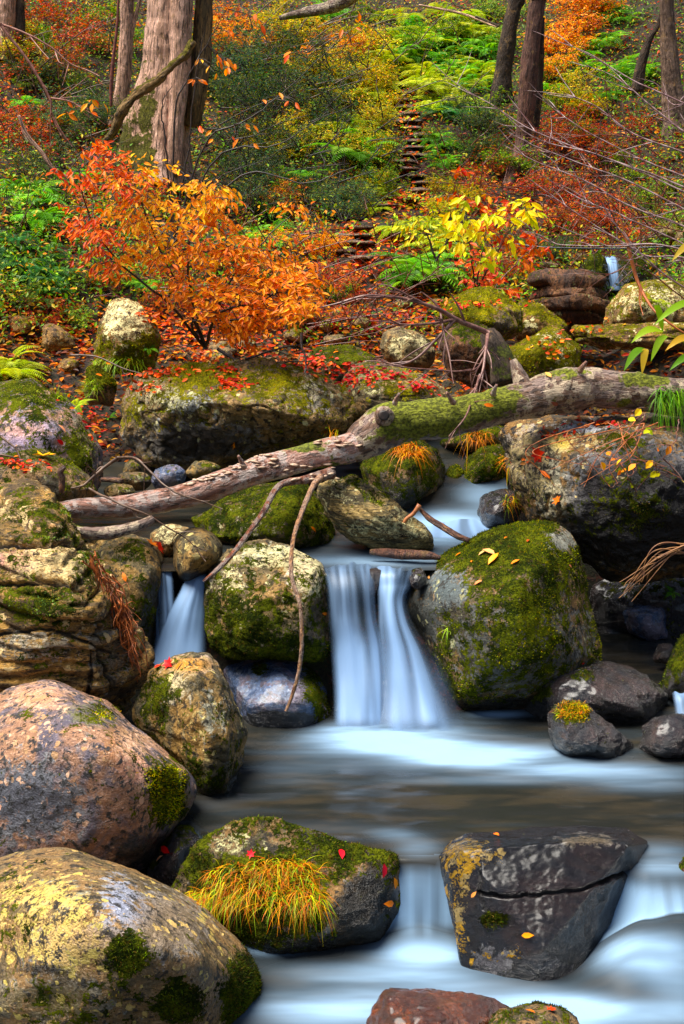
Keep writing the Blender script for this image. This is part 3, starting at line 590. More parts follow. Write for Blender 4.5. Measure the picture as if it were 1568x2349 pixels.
# big black slab: flat wet top leaning to the camera, steep left and front faces
_A, _B, _C = P(1034, 1929, 5.34), P(1434, 1900, 5.42), P(1250, 2172, 4.80); _n = np.cross(_B-_A, _C-_A)
def onslab(px, py, dn=0.):
    r1 = P(px, py, 1.0); return (px, py, float((_A-[0, 0, dn]) @ _n/(r1 @ _n))-5.1)
rock('broad black wet slab with flat glistening top and yellow lichen on its left edge',
     [(1030, 1990), (1060, 1950), (1300, 1930), (1440, 1940), (1400, 2050), (1320, 2200), (1260, 2250), (1100, 2240)],
     5.1, .3, M_SLAB, N=96, sm=1, amp=.012, det=.005, moss=-.3, up=0, lean=0, back=.4,
     front=[onslab(*q) for q in [(1034, 1929), (1074, 1913), (1209, 1903), (1309, 1893), (1434, 1902), (1484, 1931), (1449, 1990), (1414, 2040), (1350, 2105), (1250, 2175), (1185, 2118), (1112, 2085), (1085, 2010)]]
     + [(1004, 1965, .14), (1024, 2061, -.02), (1046, 2156, -.12), (1060, 2230, -.2), (1090, 2290, -.24), (1200, 2310, -.29), (1300, 2300, -.27), (1335, 2200, -.2), (1356, 2150, -.15), (1420, 2080, .0), (1470, 1990, .1)],
     grooves=[([(1098, 2045), (1150, 2058), (1240, 2050), (1330, 2040), (1440, 2000)], 3.5, .03), ([(1100, 1990), (1098, 2040), (1110, 2085)], 3, .015)],
     patches=[(1130, 2112, 40, 26, 1.1), (1070, 2045, 24, 14, .6)], pale=[(1050, 1960, 60, 50, 1.2), (1050, 2050, 40, 60, 1.0), (1052, 2140, 24, 60, .9), (1150, 2190, 40, 24, .8), (1185, 2170, 24, 40, .6), (1120, 1960, 60, 50, .55), (1250, 1990, 120, 50, .3), (1090, 2200, 40, 60, .5)],
     tint=[(1060, 1950, 60, 40, (.55, .36, .08), .62), (1345, 1928, 90, 22, (.28, .20, .10), .66), (1130, 2210, 60, 50, (.09, .08, .09), .8), (1280, 2250, 60, 60, (.03, .015, .02), .9)], blades=500, bcols=BD)

# --- behind the log
rock('long bulky boulder with a leaf strewn mossy top, behind the left half of the log',
     [(243, 1002), (250, 907), (270, 880), (320, 860), (375, 843), (450, 835), (500, 838), (540, 836), (590, 830), (640, 833), (700, 850), (750, 870), (797, 903), (828, 945), (810, 990), (740, 1030), (560, 1075), (430, 1090), (300, 1060)],
     9.1, .55, M_YMOSS, N=84, sm=5, amp=.05, det=.02, cut=.05, tint=[(330, 900, 80, 30, (.40, .22, .10), .7), (420, 925, 70, 30, (.38, .38, .34), .8), (720, 920, 70, 40, (.42, .36, .26), .7), (450, 1010, 180, 50, (.05, .035, .02), .9)], moss=.25, up=.25, lean=.5, front=[(300, 900, -.1), (400, 930, -.55), (560, 900, -.35), (650, 930, -.6), (760, 940, -.45), (560, 960, -.62), (330, 960, -.4), (500, 1050, -.1), (350, 1030, -.1), (700, 1010, -.2)],  # low dark tint and wet blob paint the shade under this boulder
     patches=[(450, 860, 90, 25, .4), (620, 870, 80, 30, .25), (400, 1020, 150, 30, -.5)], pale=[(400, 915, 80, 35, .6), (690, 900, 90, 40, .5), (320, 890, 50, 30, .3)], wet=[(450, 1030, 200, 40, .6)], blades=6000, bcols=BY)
rock('round topped boulder, pinkish face and green lichen cap, at the left edge',
     [(-150, 960), (-60, 900), (0, 880), (30, 869), (70, 866), (120, 895), (165, 926), (192, 957), (217, 1002), (232, 1037), (240, 1087), (225, 1140), (50, 1170), (-150, 1150)],
     8.3, .45, M_PINK, N=60, tint=[(60, 1000, 90, 70, (.34, .26, .36), .8), (190, 1010, 40, 80, (.2, .16, .04), .8), (50, 985, 50, 20, (.66, .42, .36), .8)], amp=.03, moss=.12, up=.3, lean=.5, patches=[(60, 910, 90, 40, .35), (190, 1020, 40, 70, .4), (100, 1030, 40, 25, .3)], pale=[(90, 900, 80, 25, .5)], blades=3500, bcols=[(.3, .34, .05), (.14, .16, .02), (.24, .26, .02)])
rock('low mossy rock with wet leaves in front of the pinkish boulder on the left edge',
     [(-100, 1060), (0, 1042), (60, 1036), (100, 1031), (148, 1052), (200, 1087), (225, 1130), (180, 1170), (-100, 1170)], 7.5, .25, M_MOSS, N=36, moss=.3, up=.2, lean=.6, blades=1500)
for lab, pts, Y, mt in [('small tan wedge stone in the hollow under the long boulder', [(285, 1085), (288, 1065), (303, 1054), (320, 1066), (324, 1092), (300, 1098)], 8.5, M_GREY),
                        ('blue grey round stone in the hollow above the log', [(343, 1098), (352, 1078), (378, 1067), (400, 1068), (425, 1080), (428, 1104), (390, 1122), (355, 1122)], 8.3, M_BLUE),
                        ('tan stone showing above the log beside the blue grey one', [(425, 1085), (448, 1057), (475, 1058), (505, 1071), (500, 1095), (450, 1105)], 8.4, M_GREY),
                        ('flat mossy stone under the tan wedge stone', [(262, 1095), (285, 1080), (330, 1086), (345, 1102), (330, 1125), (270, 1125)], 8.3, M_MOSS),
                        ('little pale stone half hidden by the log', [(240, 1125), (260, 1112), (300, 1115), (315, 1130), (280, 1150), (245, 1145)], 8.1, M_LICH)]:
    rock(lab, pts, Y, .1, mt, N=18, cut=.05, moss=.05, name='stone', cat='stone')
rock('pyramid shaped rock with a white lichen face above the long boulder',
     [(205, 800), (222, 750), (258, 688), (290, 683), (325, 705), (352, 727), (368, 777), (362, 850), (230, 860)], 9.9, .25, M_FAR, N=46, cut=.05, sm=2, moss=.35, up=-.1, lean=.4, pale=[(285, 735, 45, 45, 1.2)], patches=[(285, 735, 45, 45, -.7), (330, 800, 50, 40, .2)], blades=2000, bcols=BY)
rock('small brown angular rock in the leaves left of the pyramid rock', [(93, 785), (100, 743), (120, 742), (160, 768), (176, 795), (110, 805)], 10, .12, M_FAR, N=22, cut=.06, moss=.0)
rock('mossy upright stub of stone behind the long boulder', [(193, 900), (198, 845), (215, 838), (250, 858), (268, 880), (255, 930), (200, 930)], 9.5, .15, M_MOSS, N=26, moss=.5, blades=1200, bcols=BY)
rock('lichened slab with scattered red leaves above the middle of the log',
     [(775, 895), (812, 838), (849, 826), (909, 840), (974, 860), (1026, 895), (1045, 930), (949, 960), (874, 965), (805, 975)], 9.3, .35, M_YMOSS, N=44, cut=.04, moss=.15, up=.25, lean=.9, patches=[(940, 900, 60, 18, .4)], pale=[(840, 880, 60, 40, .5)], blades=1500, bcols=BY)
rock('whitish square rock under the bare dead branch', [(868, 800), (880, 762), (920, 750), (975, 770), (1000, 800), (985, 845), (900, 840)], 10.1, .2, M_LICH, N=30, cut=.05, moss=.05, up=.1, pale=[(940, 795, 50, 30, .8)], blades=500)
rock('domed yellow green mossy boulder in the middle distance right of the path',
     [(1000, 722), (1034, 687), (1084, 662), (1124, 659), (1164, 685), (1193, 712), (1196, 760), (1134, 790), (1040, 770)], 10.6, .3, M_YMOSS, N=46, moss=.5, up=.2, lean=.6, patches=[(1160, 740, 30, 30, -.3)], blades=4500, bcols=BY)
rock('mossy slanting rock touching the right side of the domed boulder', [(1180, 715), (1195, 690), (1234, 697), (1290, 735), (1308, 755), (1240, 790), (1180, 790)], 10.9, .2, M_FAR, N=32, moss=.3, cut=.04, blades=800, bcols=BY)
rock('big dark brown layered rock face below the distant waterfall',
     [(1195, 690), (1215, 650), (1234, 627), (1309, 618), (1374, 640), (1409, 672), (1412, 705), (1390, 770), (1309, 780), (1240, 740)], 11.7, .35, M_RED, N=48, cut=.06, strata=.12, moss=.0, up=.3, wet=[(1310, 720, 60, 30, .5)], blades=800, bcols=BY)
rock('pale lichen blotched boulder at the right edge below the distant waterfall',
     [(1385, 745), (1390, 707), (1412, 680), (1432, 652), (1484, 640), (1560, 641), (1700, 660), (1700, 790), (1454, 780), (1390, 770)], 11.1, .35, M_FAR, N=46, cut=.03, moss=.22, up=.2, pale=[(1500, 690, 80, 40, .7)], blades=1500, bcols=BY)
rock('yellow mossy boulder behind the knotty end of the log',
     [(1155, 815), (1175, 795), (1209, 775), (1254, 752), (1284, 750), (1309, 775), (1332, 802), (1330, 880), (1240, 900), (1160, 880)], 9.6, .25, M_FAR, N=46, moss=.38, up=.1, pale=[(1260, 785, 40, 30, .7), (1290, 820, 30, 30, .5)], patches=[(1200, 820, 50, 30, .2)], blades=2500, bcols=BY)
rock('flat mossy slab bridging the stream on the right', [(1295, 765), (1320, 747), (1384, 743), (1484, 741), (1620, 746), (1650, 780), (1620, 800), (1484, 799), (1399, 798), (1334, 785)], 10.3, .3, M_FAR, N=44, lean=.8, moss=.3, up=.15, strata=.06, cut=.03, blades=1200, bcols=BD)
rock('dark mossy boulder wearing the orange grass tuft under the log',
     [(825, 1075), (860, 1030), (910, 1012), (960, 1005), (1003, 1028), (1020, 1070), (1010, 1130), (960, 1190), (900, 1200), (850, 1150)], 8.5, .3, M_MOSS, N=40, moss=.42, wet=[(900, 1150, 80, 60, .8)], blades=2500, bcols=BD)
rock('green mossy boulder above the upper rapids beside the big overhang',
     [(1048, 1105), (1072, 1055), (1100, 1028), (1142, 1018), (1175, 1040), (1170, 1110), (1110, 1140), (1060, 1140)], 8.7, .25, M_MOSS, N=34, moss=.5, up=.2, blades=2200)
rock('little mossy stone between the two mossy boulders under the log', [(1018, 1095), (1030, 1072), (1050, 1066), (1065, 1085), (1060, 1120), (1025, 1120)], 8.6, .1, M_MOSS, N=20, moss=.5, blades=400, name='stone', cat='stone')
rock('black wet rock splitting the upper rapids', [(1095, 1180), (1105, 1140), (1140, 1120), (1185, 1125), (1200, 1180), (1180, 1220), (1110, 1215)], 8.15, .2, M_DARK, N=26, moss=.0, wetz=Z1)
rock('mossy lump behind the log above the orange grass tuft', [(1010, 1020), (1040, 985), (1100, 975), (1160, 985), (1175, 1025), (1090, 1045)], 9.0, .2, M_MOSS, N=26, moss=.35, blades=800)
rock('broken mossy rock behind the forked twigs right of the lichened slab', [(1000, 770), (1060, 740), (1110, 745), (1160, 790), (1165, 850), (1100, 900), (1030, 860)], 9.8, .25, M_RED, N=34, cut=.07, moss=.15, blades=600)
rock('dark leaf covered rock in the hollow left of the whitish square rock', [(690, 850), (720, 800), (800, 790), (860, 815), (860, 860), (760, 890)], 9.9, .2, M_MOSS, N=28, moss=.3, lean=1, blades=700, bcols=BY)
rock('dark wet rock left of the distant waterfall', [(1335, 640), (1345, 592), (1372, 578), (1390, 590), (1396, 660), (1380, 690), (1340, 680)], 12.9, .2, M_DARK, N=26, cut=.05, moss=.3)
rock('dark wet rock right of the distant waterfall', [(1418, 600), (1440, 585), (1480, 592), (1500, 640), (1470, 680), (1424, 670)], 12.9, .2, M_DARK, N=26, cut=.05, moss=.35)
rock('black ledge the distant waterfall drops from', [(1370, 600), (1385, 588), (1415, 586), (1440, 600), (1436, 680), (1376, 680)], 13.4, .2, M_DARK, N=22, moss=-.1)
rng_b = np.random.default_rng(2024)
for (x0, x1, y0, y1, n, where, mt, grp) in [(560, 880, 690, 830, 11, 'half buried stone in the leaf litter between the big shrub and the dead branch', M_YMOSS, 'half buried stones by the dead branch'),
        (900, 1040, 690, 760, 4, 'leaf strewn stone left of the domed mossy boulder', M_FAR, 'stones left of the domed boulder'), (20, 240, 720, 850, 6, 'small stone in the red litter left of the pyramid rock', M_FAR, 'stones left of the pyramid rock'),
        (1180, 1380, 560, 625, 5, 'mossy stone above the dark brown layered rock', M_YMOSS, 'mossy stones above the layered rock'), (1060, 1180, 900, 990, 4, 'mossy stone showing just behind the knotty part of the log', M_YMOSS, 'stones behind the knotty log'),
        (1440, 1600, 520, 620, 5, 'yellow mossy rock on the slope above the distant waterfall', M_YMOSS, 'mossy rocks above the distant waterfall'), (620, 800, 600, 680, 5, 'flat stone beside the leafy lower path', M_FAR, 'flat stones beside the lower path'), (380, 560, 790, 830, 4, 'stone under the skirts of the big autumn shrub', M_YMOSS, 'stones under the shrub')]:
    for k in range(n):
        x, y = rng_b.uniform(x0, x1), rng_b.uniform(y0, y1); wd = rng_b.uniform(26, 62)*(1.5 if x > 1400 else 1); hh = wd*rng_b.uniform(.5, .8); g = ray_ground(x, y+hh*.3)[0]
        a_ = np.arange(9)*6.283/9+rng_b.uniform(0, .6); rr_ = rng_b.uniform(.8, 1.12, 9)
        rock(where, [(x+wd*.5*q*math.cos(t), y-hh*.5*q*math.sin(t)) for t, q in zip(a_, rr_)], float(g[1]), wd*.5*float(g[1])/FP, mt, N=20, cut=.05, sm=2, moss=rng_b.uniform(.0, .35), up=.2, lean=.7, blades=0, name='stone', cat='stone', group=grp)
rock('small wet stone poking through the lip between the two strands of the main fall', [(838, 1322), (848, 1306), (862, 1303), (874, 1312), (872, 1345), (858, 1372), (842, 1350)], 7.1, .05, M_DARK, N=20, moss=-.3, cut=.04, name='stone', cat='stone')
rock('small black stone at the right end of the main fall lip', [(938, 1325), (948, 1308), (966, 1306), (975, 1330), (960, 1356), (944, 1348)], 7.1, .06, M_DARK, N=20, moss=-.1, name='stone', cat='stone')
rock('wet black rock behind the strands of the main fall', [(745, 1335), (770, 1320), (850, 1328), (905, 1318), (960, 1332), (985, 1400), (1015, 1520), (1050, 1680), (900, 1720), (750, 1700), (735, 1500)], 7.27, .12, M_DARK, N=40, moss=-.3, up=0, lean=.8, amp=.04)
rock('added black wall standing in for the shade of the hollow under the overhang', [(1320, 1330), (1400, 1300), (1700, 1260), (1900, 1300), (1900, 1640), (1500, 1600), (1340, 1560)], 8.5, .3, M_DARK, N=40, moss=.05, lean=.2, cut=.05, amp=.06)  # dark wall added so the hollow stays black
rock('small pale wet stone on the dark ground inside the hollow', [(1500, 1515), (1512, 1480), (1540, 1478), (1548, 1510), (1530, 1525)], 7.6, .06, M_DARK, N=16, moss=-.2, pale=[(1520, 1500, 20, 20, .6)], name='stone', cat='stone')
rock('wet rock behind the small left waterfall', [(335, 1330), (400, 1335), (480, 1335), (490, 1450), (490, 1580), (330, 1590)], 7.3, .1, M_DARK, N=24, moss=-.2, lean=.8)
rock('submerged black ledge under the lower fall', [(880, 1990), (960, 1978), (1060, 1990), (1080, 2200), (880, 2220)], 5.4, .08, M_DARK, N=24, moss=-.4, lean=.4)
rock('black ledge under the right hand rapids', [(1330, 2075), (1420, 2040), (1500, 2020), (1640, 2040), (1660, 2180), (1350, 2230)], 5.3, .1, M_DARK, N=28, moss=-.3, lean=.5, cut=.05)

# ------------------------------------------------------------------ water
def pxblob(V, lst):
    X, Y = toPx(V); o = 0
    for (bx, by, rx, ry, v) in lst: o = o + v*np.exp(-(((X-bx)/rx)**2+((Y-by)/ry)**2)**1.3)
    return o
def sheet(name, x0, x1, y0, y1, st, hf, foam, seed, clip=None):
    xs = np.arange(x0, x1, st); ys = np.arange(y0, y1, st)
    gx, gy = np.meshgrid(xs, ys, indexing='ij'); z = hf(gx, gy); V = np.stack([gx, gy, z], -1).reshape(-1, 3)
    i, j = np.meshgrid(np.arange(len(xs)-1), np.arange(len(ys)-1), indexing='ij'); n = len(ys)
    F = np.stack([i*n+j, (i+1)*n+j, (i+1)*n+j+1, i*n+j+1], -1).reshape(-1, 4)
    if clip is not None:
        F = F[clip(V[F].mean(1))]
    st_ = fbm(V*np.array([1.0, 5.0, 3.0]) + .25*fbm(V, 1.3, 2, seed)[:, None], 1.6, 4, seed+3)
    fine = fbm(V*np.array([1.2, 9, 3.0]), 3.0, 3, seed+5)
    f = foam(V, st_, fine); f = np.clip(f, 0, 1)
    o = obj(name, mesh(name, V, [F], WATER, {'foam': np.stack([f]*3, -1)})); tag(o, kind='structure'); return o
# upper pool with the upper rapids running into it
def h1(x, y):
    px, py = toPx(np.stack([x, y, 0*x+Z1], -1))
    k = sstep(7.85, 8.6, y)
    return Z1 - .02*(1-sstep(7.16, 7.26, y)) + .24*k*sstep(880, 960, px) + .3*sstep(8.5, 9.6, y) + .006*fbm(np.stack([x*1.5, y*4, 0*x], -1), 3, 3, 4)
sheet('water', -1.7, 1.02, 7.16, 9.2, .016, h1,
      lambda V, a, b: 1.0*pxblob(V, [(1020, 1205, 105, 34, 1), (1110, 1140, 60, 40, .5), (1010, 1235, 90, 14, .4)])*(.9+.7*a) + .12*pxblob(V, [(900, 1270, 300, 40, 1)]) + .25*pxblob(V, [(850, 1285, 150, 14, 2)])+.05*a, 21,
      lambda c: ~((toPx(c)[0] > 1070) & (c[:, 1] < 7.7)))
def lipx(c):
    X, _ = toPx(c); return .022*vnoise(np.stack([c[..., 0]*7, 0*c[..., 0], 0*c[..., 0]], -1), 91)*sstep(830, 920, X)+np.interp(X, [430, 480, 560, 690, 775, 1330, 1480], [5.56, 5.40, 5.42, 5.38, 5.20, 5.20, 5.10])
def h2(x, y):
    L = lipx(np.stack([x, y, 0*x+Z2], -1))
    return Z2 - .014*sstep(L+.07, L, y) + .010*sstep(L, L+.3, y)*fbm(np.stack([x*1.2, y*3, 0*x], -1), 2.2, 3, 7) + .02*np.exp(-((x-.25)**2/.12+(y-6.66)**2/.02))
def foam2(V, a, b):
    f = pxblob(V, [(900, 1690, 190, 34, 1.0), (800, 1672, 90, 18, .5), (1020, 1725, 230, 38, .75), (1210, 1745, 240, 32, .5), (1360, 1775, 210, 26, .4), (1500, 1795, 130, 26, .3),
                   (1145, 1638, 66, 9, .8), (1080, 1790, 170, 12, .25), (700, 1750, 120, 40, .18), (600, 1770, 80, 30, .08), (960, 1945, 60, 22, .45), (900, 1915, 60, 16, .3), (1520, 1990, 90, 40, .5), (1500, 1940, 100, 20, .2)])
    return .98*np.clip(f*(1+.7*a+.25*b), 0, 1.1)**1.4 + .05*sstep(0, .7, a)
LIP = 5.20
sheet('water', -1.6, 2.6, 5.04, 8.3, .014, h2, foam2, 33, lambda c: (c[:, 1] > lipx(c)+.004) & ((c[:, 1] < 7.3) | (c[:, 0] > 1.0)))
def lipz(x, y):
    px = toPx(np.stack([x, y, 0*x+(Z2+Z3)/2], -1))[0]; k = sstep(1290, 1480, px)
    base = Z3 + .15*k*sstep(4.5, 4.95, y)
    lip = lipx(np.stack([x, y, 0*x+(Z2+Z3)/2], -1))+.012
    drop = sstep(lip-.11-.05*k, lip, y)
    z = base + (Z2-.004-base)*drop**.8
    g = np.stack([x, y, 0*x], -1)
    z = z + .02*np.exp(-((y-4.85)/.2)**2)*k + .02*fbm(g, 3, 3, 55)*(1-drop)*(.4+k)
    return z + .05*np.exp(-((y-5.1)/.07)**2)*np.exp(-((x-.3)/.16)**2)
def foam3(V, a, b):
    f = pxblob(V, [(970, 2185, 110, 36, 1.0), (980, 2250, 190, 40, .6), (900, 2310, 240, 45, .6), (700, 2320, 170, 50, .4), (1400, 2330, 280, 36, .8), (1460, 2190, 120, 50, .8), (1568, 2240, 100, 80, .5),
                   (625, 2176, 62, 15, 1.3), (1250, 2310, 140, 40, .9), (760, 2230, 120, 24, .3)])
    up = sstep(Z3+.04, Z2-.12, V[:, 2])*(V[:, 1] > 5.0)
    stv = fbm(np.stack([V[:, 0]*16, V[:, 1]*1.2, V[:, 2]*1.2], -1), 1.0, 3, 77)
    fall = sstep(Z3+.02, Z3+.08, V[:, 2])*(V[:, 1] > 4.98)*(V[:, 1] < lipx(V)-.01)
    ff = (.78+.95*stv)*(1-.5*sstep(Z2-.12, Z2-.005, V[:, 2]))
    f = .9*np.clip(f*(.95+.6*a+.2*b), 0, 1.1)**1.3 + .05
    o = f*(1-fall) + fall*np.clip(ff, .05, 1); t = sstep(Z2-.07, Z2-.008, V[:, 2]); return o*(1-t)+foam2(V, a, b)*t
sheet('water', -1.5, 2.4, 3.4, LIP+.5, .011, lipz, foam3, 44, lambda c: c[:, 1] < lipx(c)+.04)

def fall_sheet(name, rows, nu, foamf, alphaf, bulge=.05, seed=1, mat=None):
    r = np.array(rows, float); nv = 90
    q = spline(r, nv); u = np.linspace(0, 1, nu); v = np.linspace(0, 1, nv)
    px = q[:, 1][:, None]*(1-u)+q[:, 2][:, None]*u; py = q[:, 0][:, None]+0*u
    U, Vv = np.meshgrid(u, v); pe = np.stack([U*3.2, Vv*1.0, 0*U], -1)
    py = py + (9*vnoise(np.stack([U*4, 0*U, 0*U], -1), seed+40)+4*vnoise(np.stack([U*11, 0*U, 0*U], -1), seed+41))*sstep(.12, 0, Vv)*min(1, (q[-1, 0]-q[0, 0])/200)
    Y = q[:, 3][:, None] - bulge*np.sin(math.pi*U)**.7*sstep(0, .12, Vv) - .008*vnoise(np.stack([U*6, Vv*1.6, 0*U], -1), seed)*sstep(0, .2, Vv)
    W = P(px, py, Y).reshape(-1, 3)
    fin = sstep(0, .012, Vv)*sstep(1, .93, Vv); Uw = U+.05*vnoise(np.stack([U*3, Vv*2.5, 0*U], -1), seed+8); st = .62*vnoise(np.stack([Uw*6, Vv*1.5, 0*U], -1), seed+2)+.38*vnoise(np.stack([Uw*15, Vv*1.9, 0*U], -1), seed+3)
    f = np.clip(foamf(U, Vv, st), 0, 1); a = np.clip(alphaf(U, Vv, st), 0, 1)*fin
    i, j = np.meshgrid(np.arange(nv-1), np.arange(nu-1), indexing='ij')
    F = np.stack([i*nu+j, i*nu+j+1, (i+1)*nu+j+1, (i+1)*nu+j], -1).reshape(-1, 4)
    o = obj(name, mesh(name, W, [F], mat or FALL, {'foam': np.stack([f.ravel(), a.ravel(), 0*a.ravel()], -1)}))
    tag(o, kind='structure'); return o
edge = lambda U, a=.12, b=.12: sstep(0, a, U)*sstep(1, 1-b, U)
# thin smooth film sliding over the rounded rock, breaking into strands lower down
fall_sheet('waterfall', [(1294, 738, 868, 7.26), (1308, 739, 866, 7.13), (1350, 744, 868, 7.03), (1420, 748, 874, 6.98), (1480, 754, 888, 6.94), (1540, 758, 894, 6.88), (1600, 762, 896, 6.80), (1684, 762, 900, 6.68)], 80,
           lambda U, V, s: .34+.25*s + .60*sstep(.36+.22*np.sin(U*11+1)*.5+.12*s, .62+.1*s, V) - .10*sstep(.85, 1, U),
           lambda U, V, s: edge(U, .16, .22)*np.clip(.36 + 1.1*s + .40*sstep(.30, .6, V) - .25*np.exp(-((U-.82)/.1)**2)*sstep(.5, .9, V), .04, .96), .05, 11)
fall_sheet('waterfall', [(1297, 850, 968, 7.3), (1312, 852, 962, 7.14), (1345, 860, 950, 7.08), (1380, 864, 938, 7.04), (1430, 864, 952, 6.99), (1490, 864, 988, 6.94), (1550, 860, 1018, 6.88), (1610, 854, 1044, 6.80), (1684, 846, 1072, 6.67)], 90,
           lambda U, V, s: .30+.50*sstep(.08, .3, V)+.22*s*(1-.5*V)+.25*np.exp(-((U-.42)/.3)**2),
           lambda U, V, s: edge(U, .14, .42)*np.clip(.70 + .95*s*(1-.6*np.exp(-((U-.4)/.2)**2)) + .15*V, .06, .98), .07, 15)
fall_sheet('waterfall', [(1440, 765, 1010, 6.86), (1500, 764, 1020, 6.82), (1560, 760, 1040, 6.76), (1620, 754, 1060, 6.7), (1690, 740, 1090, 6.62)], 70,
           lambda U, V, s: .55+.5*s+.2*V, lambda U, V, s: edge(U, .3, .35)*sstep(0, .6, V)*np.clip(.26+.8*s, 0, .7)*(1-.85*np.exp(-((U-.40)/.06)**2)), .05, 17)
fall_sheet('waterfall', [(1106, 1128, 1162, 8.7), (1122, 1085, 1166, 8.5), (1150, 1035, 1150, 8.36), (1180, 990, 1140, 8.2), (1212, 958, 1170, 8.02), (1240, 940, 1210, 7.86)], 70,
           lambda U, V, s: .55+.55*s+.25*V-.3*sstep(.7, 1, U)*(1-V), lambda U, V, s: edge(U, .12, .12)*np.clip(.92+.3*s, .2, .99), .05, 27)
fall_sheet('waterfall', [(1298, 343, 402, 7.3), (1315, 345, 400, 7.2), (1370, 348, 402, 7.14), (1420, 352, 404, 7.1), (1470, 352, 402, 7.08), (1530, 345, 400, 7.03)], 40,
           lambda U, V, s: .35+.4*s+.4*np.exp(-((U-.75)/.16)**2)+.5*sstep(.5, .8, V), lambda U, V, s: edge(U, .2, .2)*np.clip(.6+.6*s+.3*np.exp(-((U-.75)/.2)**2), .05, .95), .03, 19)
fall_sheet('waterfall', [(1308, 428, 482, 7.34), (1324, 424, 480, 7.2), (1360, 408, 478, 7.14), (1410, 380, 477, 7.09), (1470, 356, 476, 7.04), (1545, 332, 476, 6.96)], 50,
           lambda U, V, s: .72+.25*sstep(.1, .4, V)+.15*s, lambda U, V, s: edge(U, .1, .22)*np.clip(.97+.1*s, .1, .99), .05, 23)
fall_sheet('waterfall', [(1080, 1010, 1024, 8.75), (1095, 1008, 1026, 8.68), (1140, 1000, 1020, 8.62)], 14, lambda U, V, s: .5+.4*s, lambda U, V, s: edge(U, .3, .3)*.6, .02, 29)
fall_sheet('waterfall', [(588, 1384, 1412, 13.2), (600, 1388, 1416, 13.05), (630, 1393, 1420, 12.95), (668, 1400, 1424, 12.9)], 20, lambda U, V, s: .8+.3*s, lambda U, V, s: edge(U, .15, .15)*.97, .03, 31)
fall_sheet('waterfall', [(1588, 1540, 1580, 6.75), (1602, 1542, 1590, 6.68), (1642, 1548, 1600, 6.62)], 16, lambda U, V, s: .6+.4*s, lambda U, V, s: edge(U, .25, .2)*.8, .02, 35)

# ------------------------------------------------------------------ trunks and logs
def trunk_mesh(name, pts, rad, mat, k=40, seg=.05, ridge=.12, lump=.12, seed=1, moss=(), flare=0., upm=0., oval=1.):
    pts = np.array(pts, float); L = np.linalg.norm(np.diff(pts, axis=0), axis=1).sum(); n = max(8, int(L/seg))
    q = spline(np.column_stack([pts, rad]), n); c, r = q[:, :3], np.maximum(q[:, 3], .002)
    s = np.concatenate([[0], np.cumsum(np.linalg.norm(np.diff(c, axis=0), axis=1))])
    t = nrm(np.gradient(c, axis=0)); ref = np.array([0, 1., 0]) if abs(t[0, 1]) < .8 else np.array([1., 0, 0])
    a = nrm(np.cross(t, ref)); b = np.cross(t, a); ang = np.arange(k)*2*math.pi/k
    R0 = float(np.median(r)); A, Sx = np.meshgrid(ang, s)
    bc = np.stack([np.cos(A)*R0, np.sin(A)*R0, Sx], -1)
    disp = 1 + lump*fbm(bc/R0, .55, 3, seed) + lump*.5*fbm(bc/R0, 2.2, 3, seed+1) + ridge*ridged(bc/R0*np.array([1, 1, .18]), 1.6, 4, seed+3)
    if flare:
        low = np.exp(-Sx/(R0*2.2)); disp = disp + flare*low*(.6+.6*np.cos(A*3+seed)+.4*np.cos(A*5+1.3*seed))
    rr = r[:, None]*disp
    ring = c[:, None] + rr[..., None]*(a[:, None]*np.cos(ang)[None, :, None]*oval + b[:, None]*np.sin(ang)[None, :, None])
    V = ring.reshape(-1, 3)
    i, j = np.meshgrid(np.arange(n-1), np.arange(k), indexing='ij'); j2 = (j+1) % k
    F = np.stack([i*k+j, i*k+j2, (i+1)*k+j2, (i+1)*k+j], -1).reshape(-1, 4)
    cap = np.array([np.arange(k)[::-1], np.arange(k)+(n-1)*k])
    X, Yp = toPx(V); nz = (ring-c[:, None]).reshape(-1, 3); nz = nrm(nz)
    mm = upm*(nz[:, 2]*.8+.1) + .35*fbm(V, 2.5, 3, seed+9)
    for (bx, by, rx, ry, v) in moss: mm = mm + v*np.exp(-(((X-bx)/rx)**2+((Yp-by)/ry)**2)**1.5)
    me = mesh(name, V, [F, cap], mat, {'mask': np.stack([np.clip(mm, 0, 1.2), 0*mm, 0*mm], -1), 'bark': bc.reshape(-1, 3)})
    solid(V, [F]); return me
def pxpts(l):   # (px, py, Y, radius in px) -> points, radii in metres
    a = np.array(l, float); a[:, 3] *= .83; return P(a[:, 0], a[:, 1], a[:, 2]), a[:, 3]*a[:, 2]/FP
LOGM = bark_mat('wet_log_bark', (.62, .34, .26), (.28, .11, .06), (.04, .02, .015), (16, 16, 5), rough=.6, wet=.6, bump=.9, lich=(.62, .50, .44), moss=(.20, .22, .015))
LOGG = bark_mat('grey_log_bark', (.33, .23, .19), (.17, .085, .045), (.035, .02, .015), (16, 16, 5), rough=.65, wet=.4, bump=.9, lich=(.62, .48, .32), moss=(.24, .26, .015))
BARKP = bark_mat('pale_bark', (.84, .50, .36), (.50, .28, .18), (.06, .035, .025), (22, 22, 2.2), moss=(.13, .12, .01))
BARKM = bark_mat('mossy_bark', (.30, .17, .06), (.12, .08, .035), (.03, .02, .012), (16, 16, 2.5), moss=(.16, .13, .01), mam=.15)
BARKD = bark_mat('dark_bark', (.09, .055, .035), (.045, .03, .02), (.02, .013, .01), (14, 14, 2.5), moss=(.08, .09, .01), mam=.05)

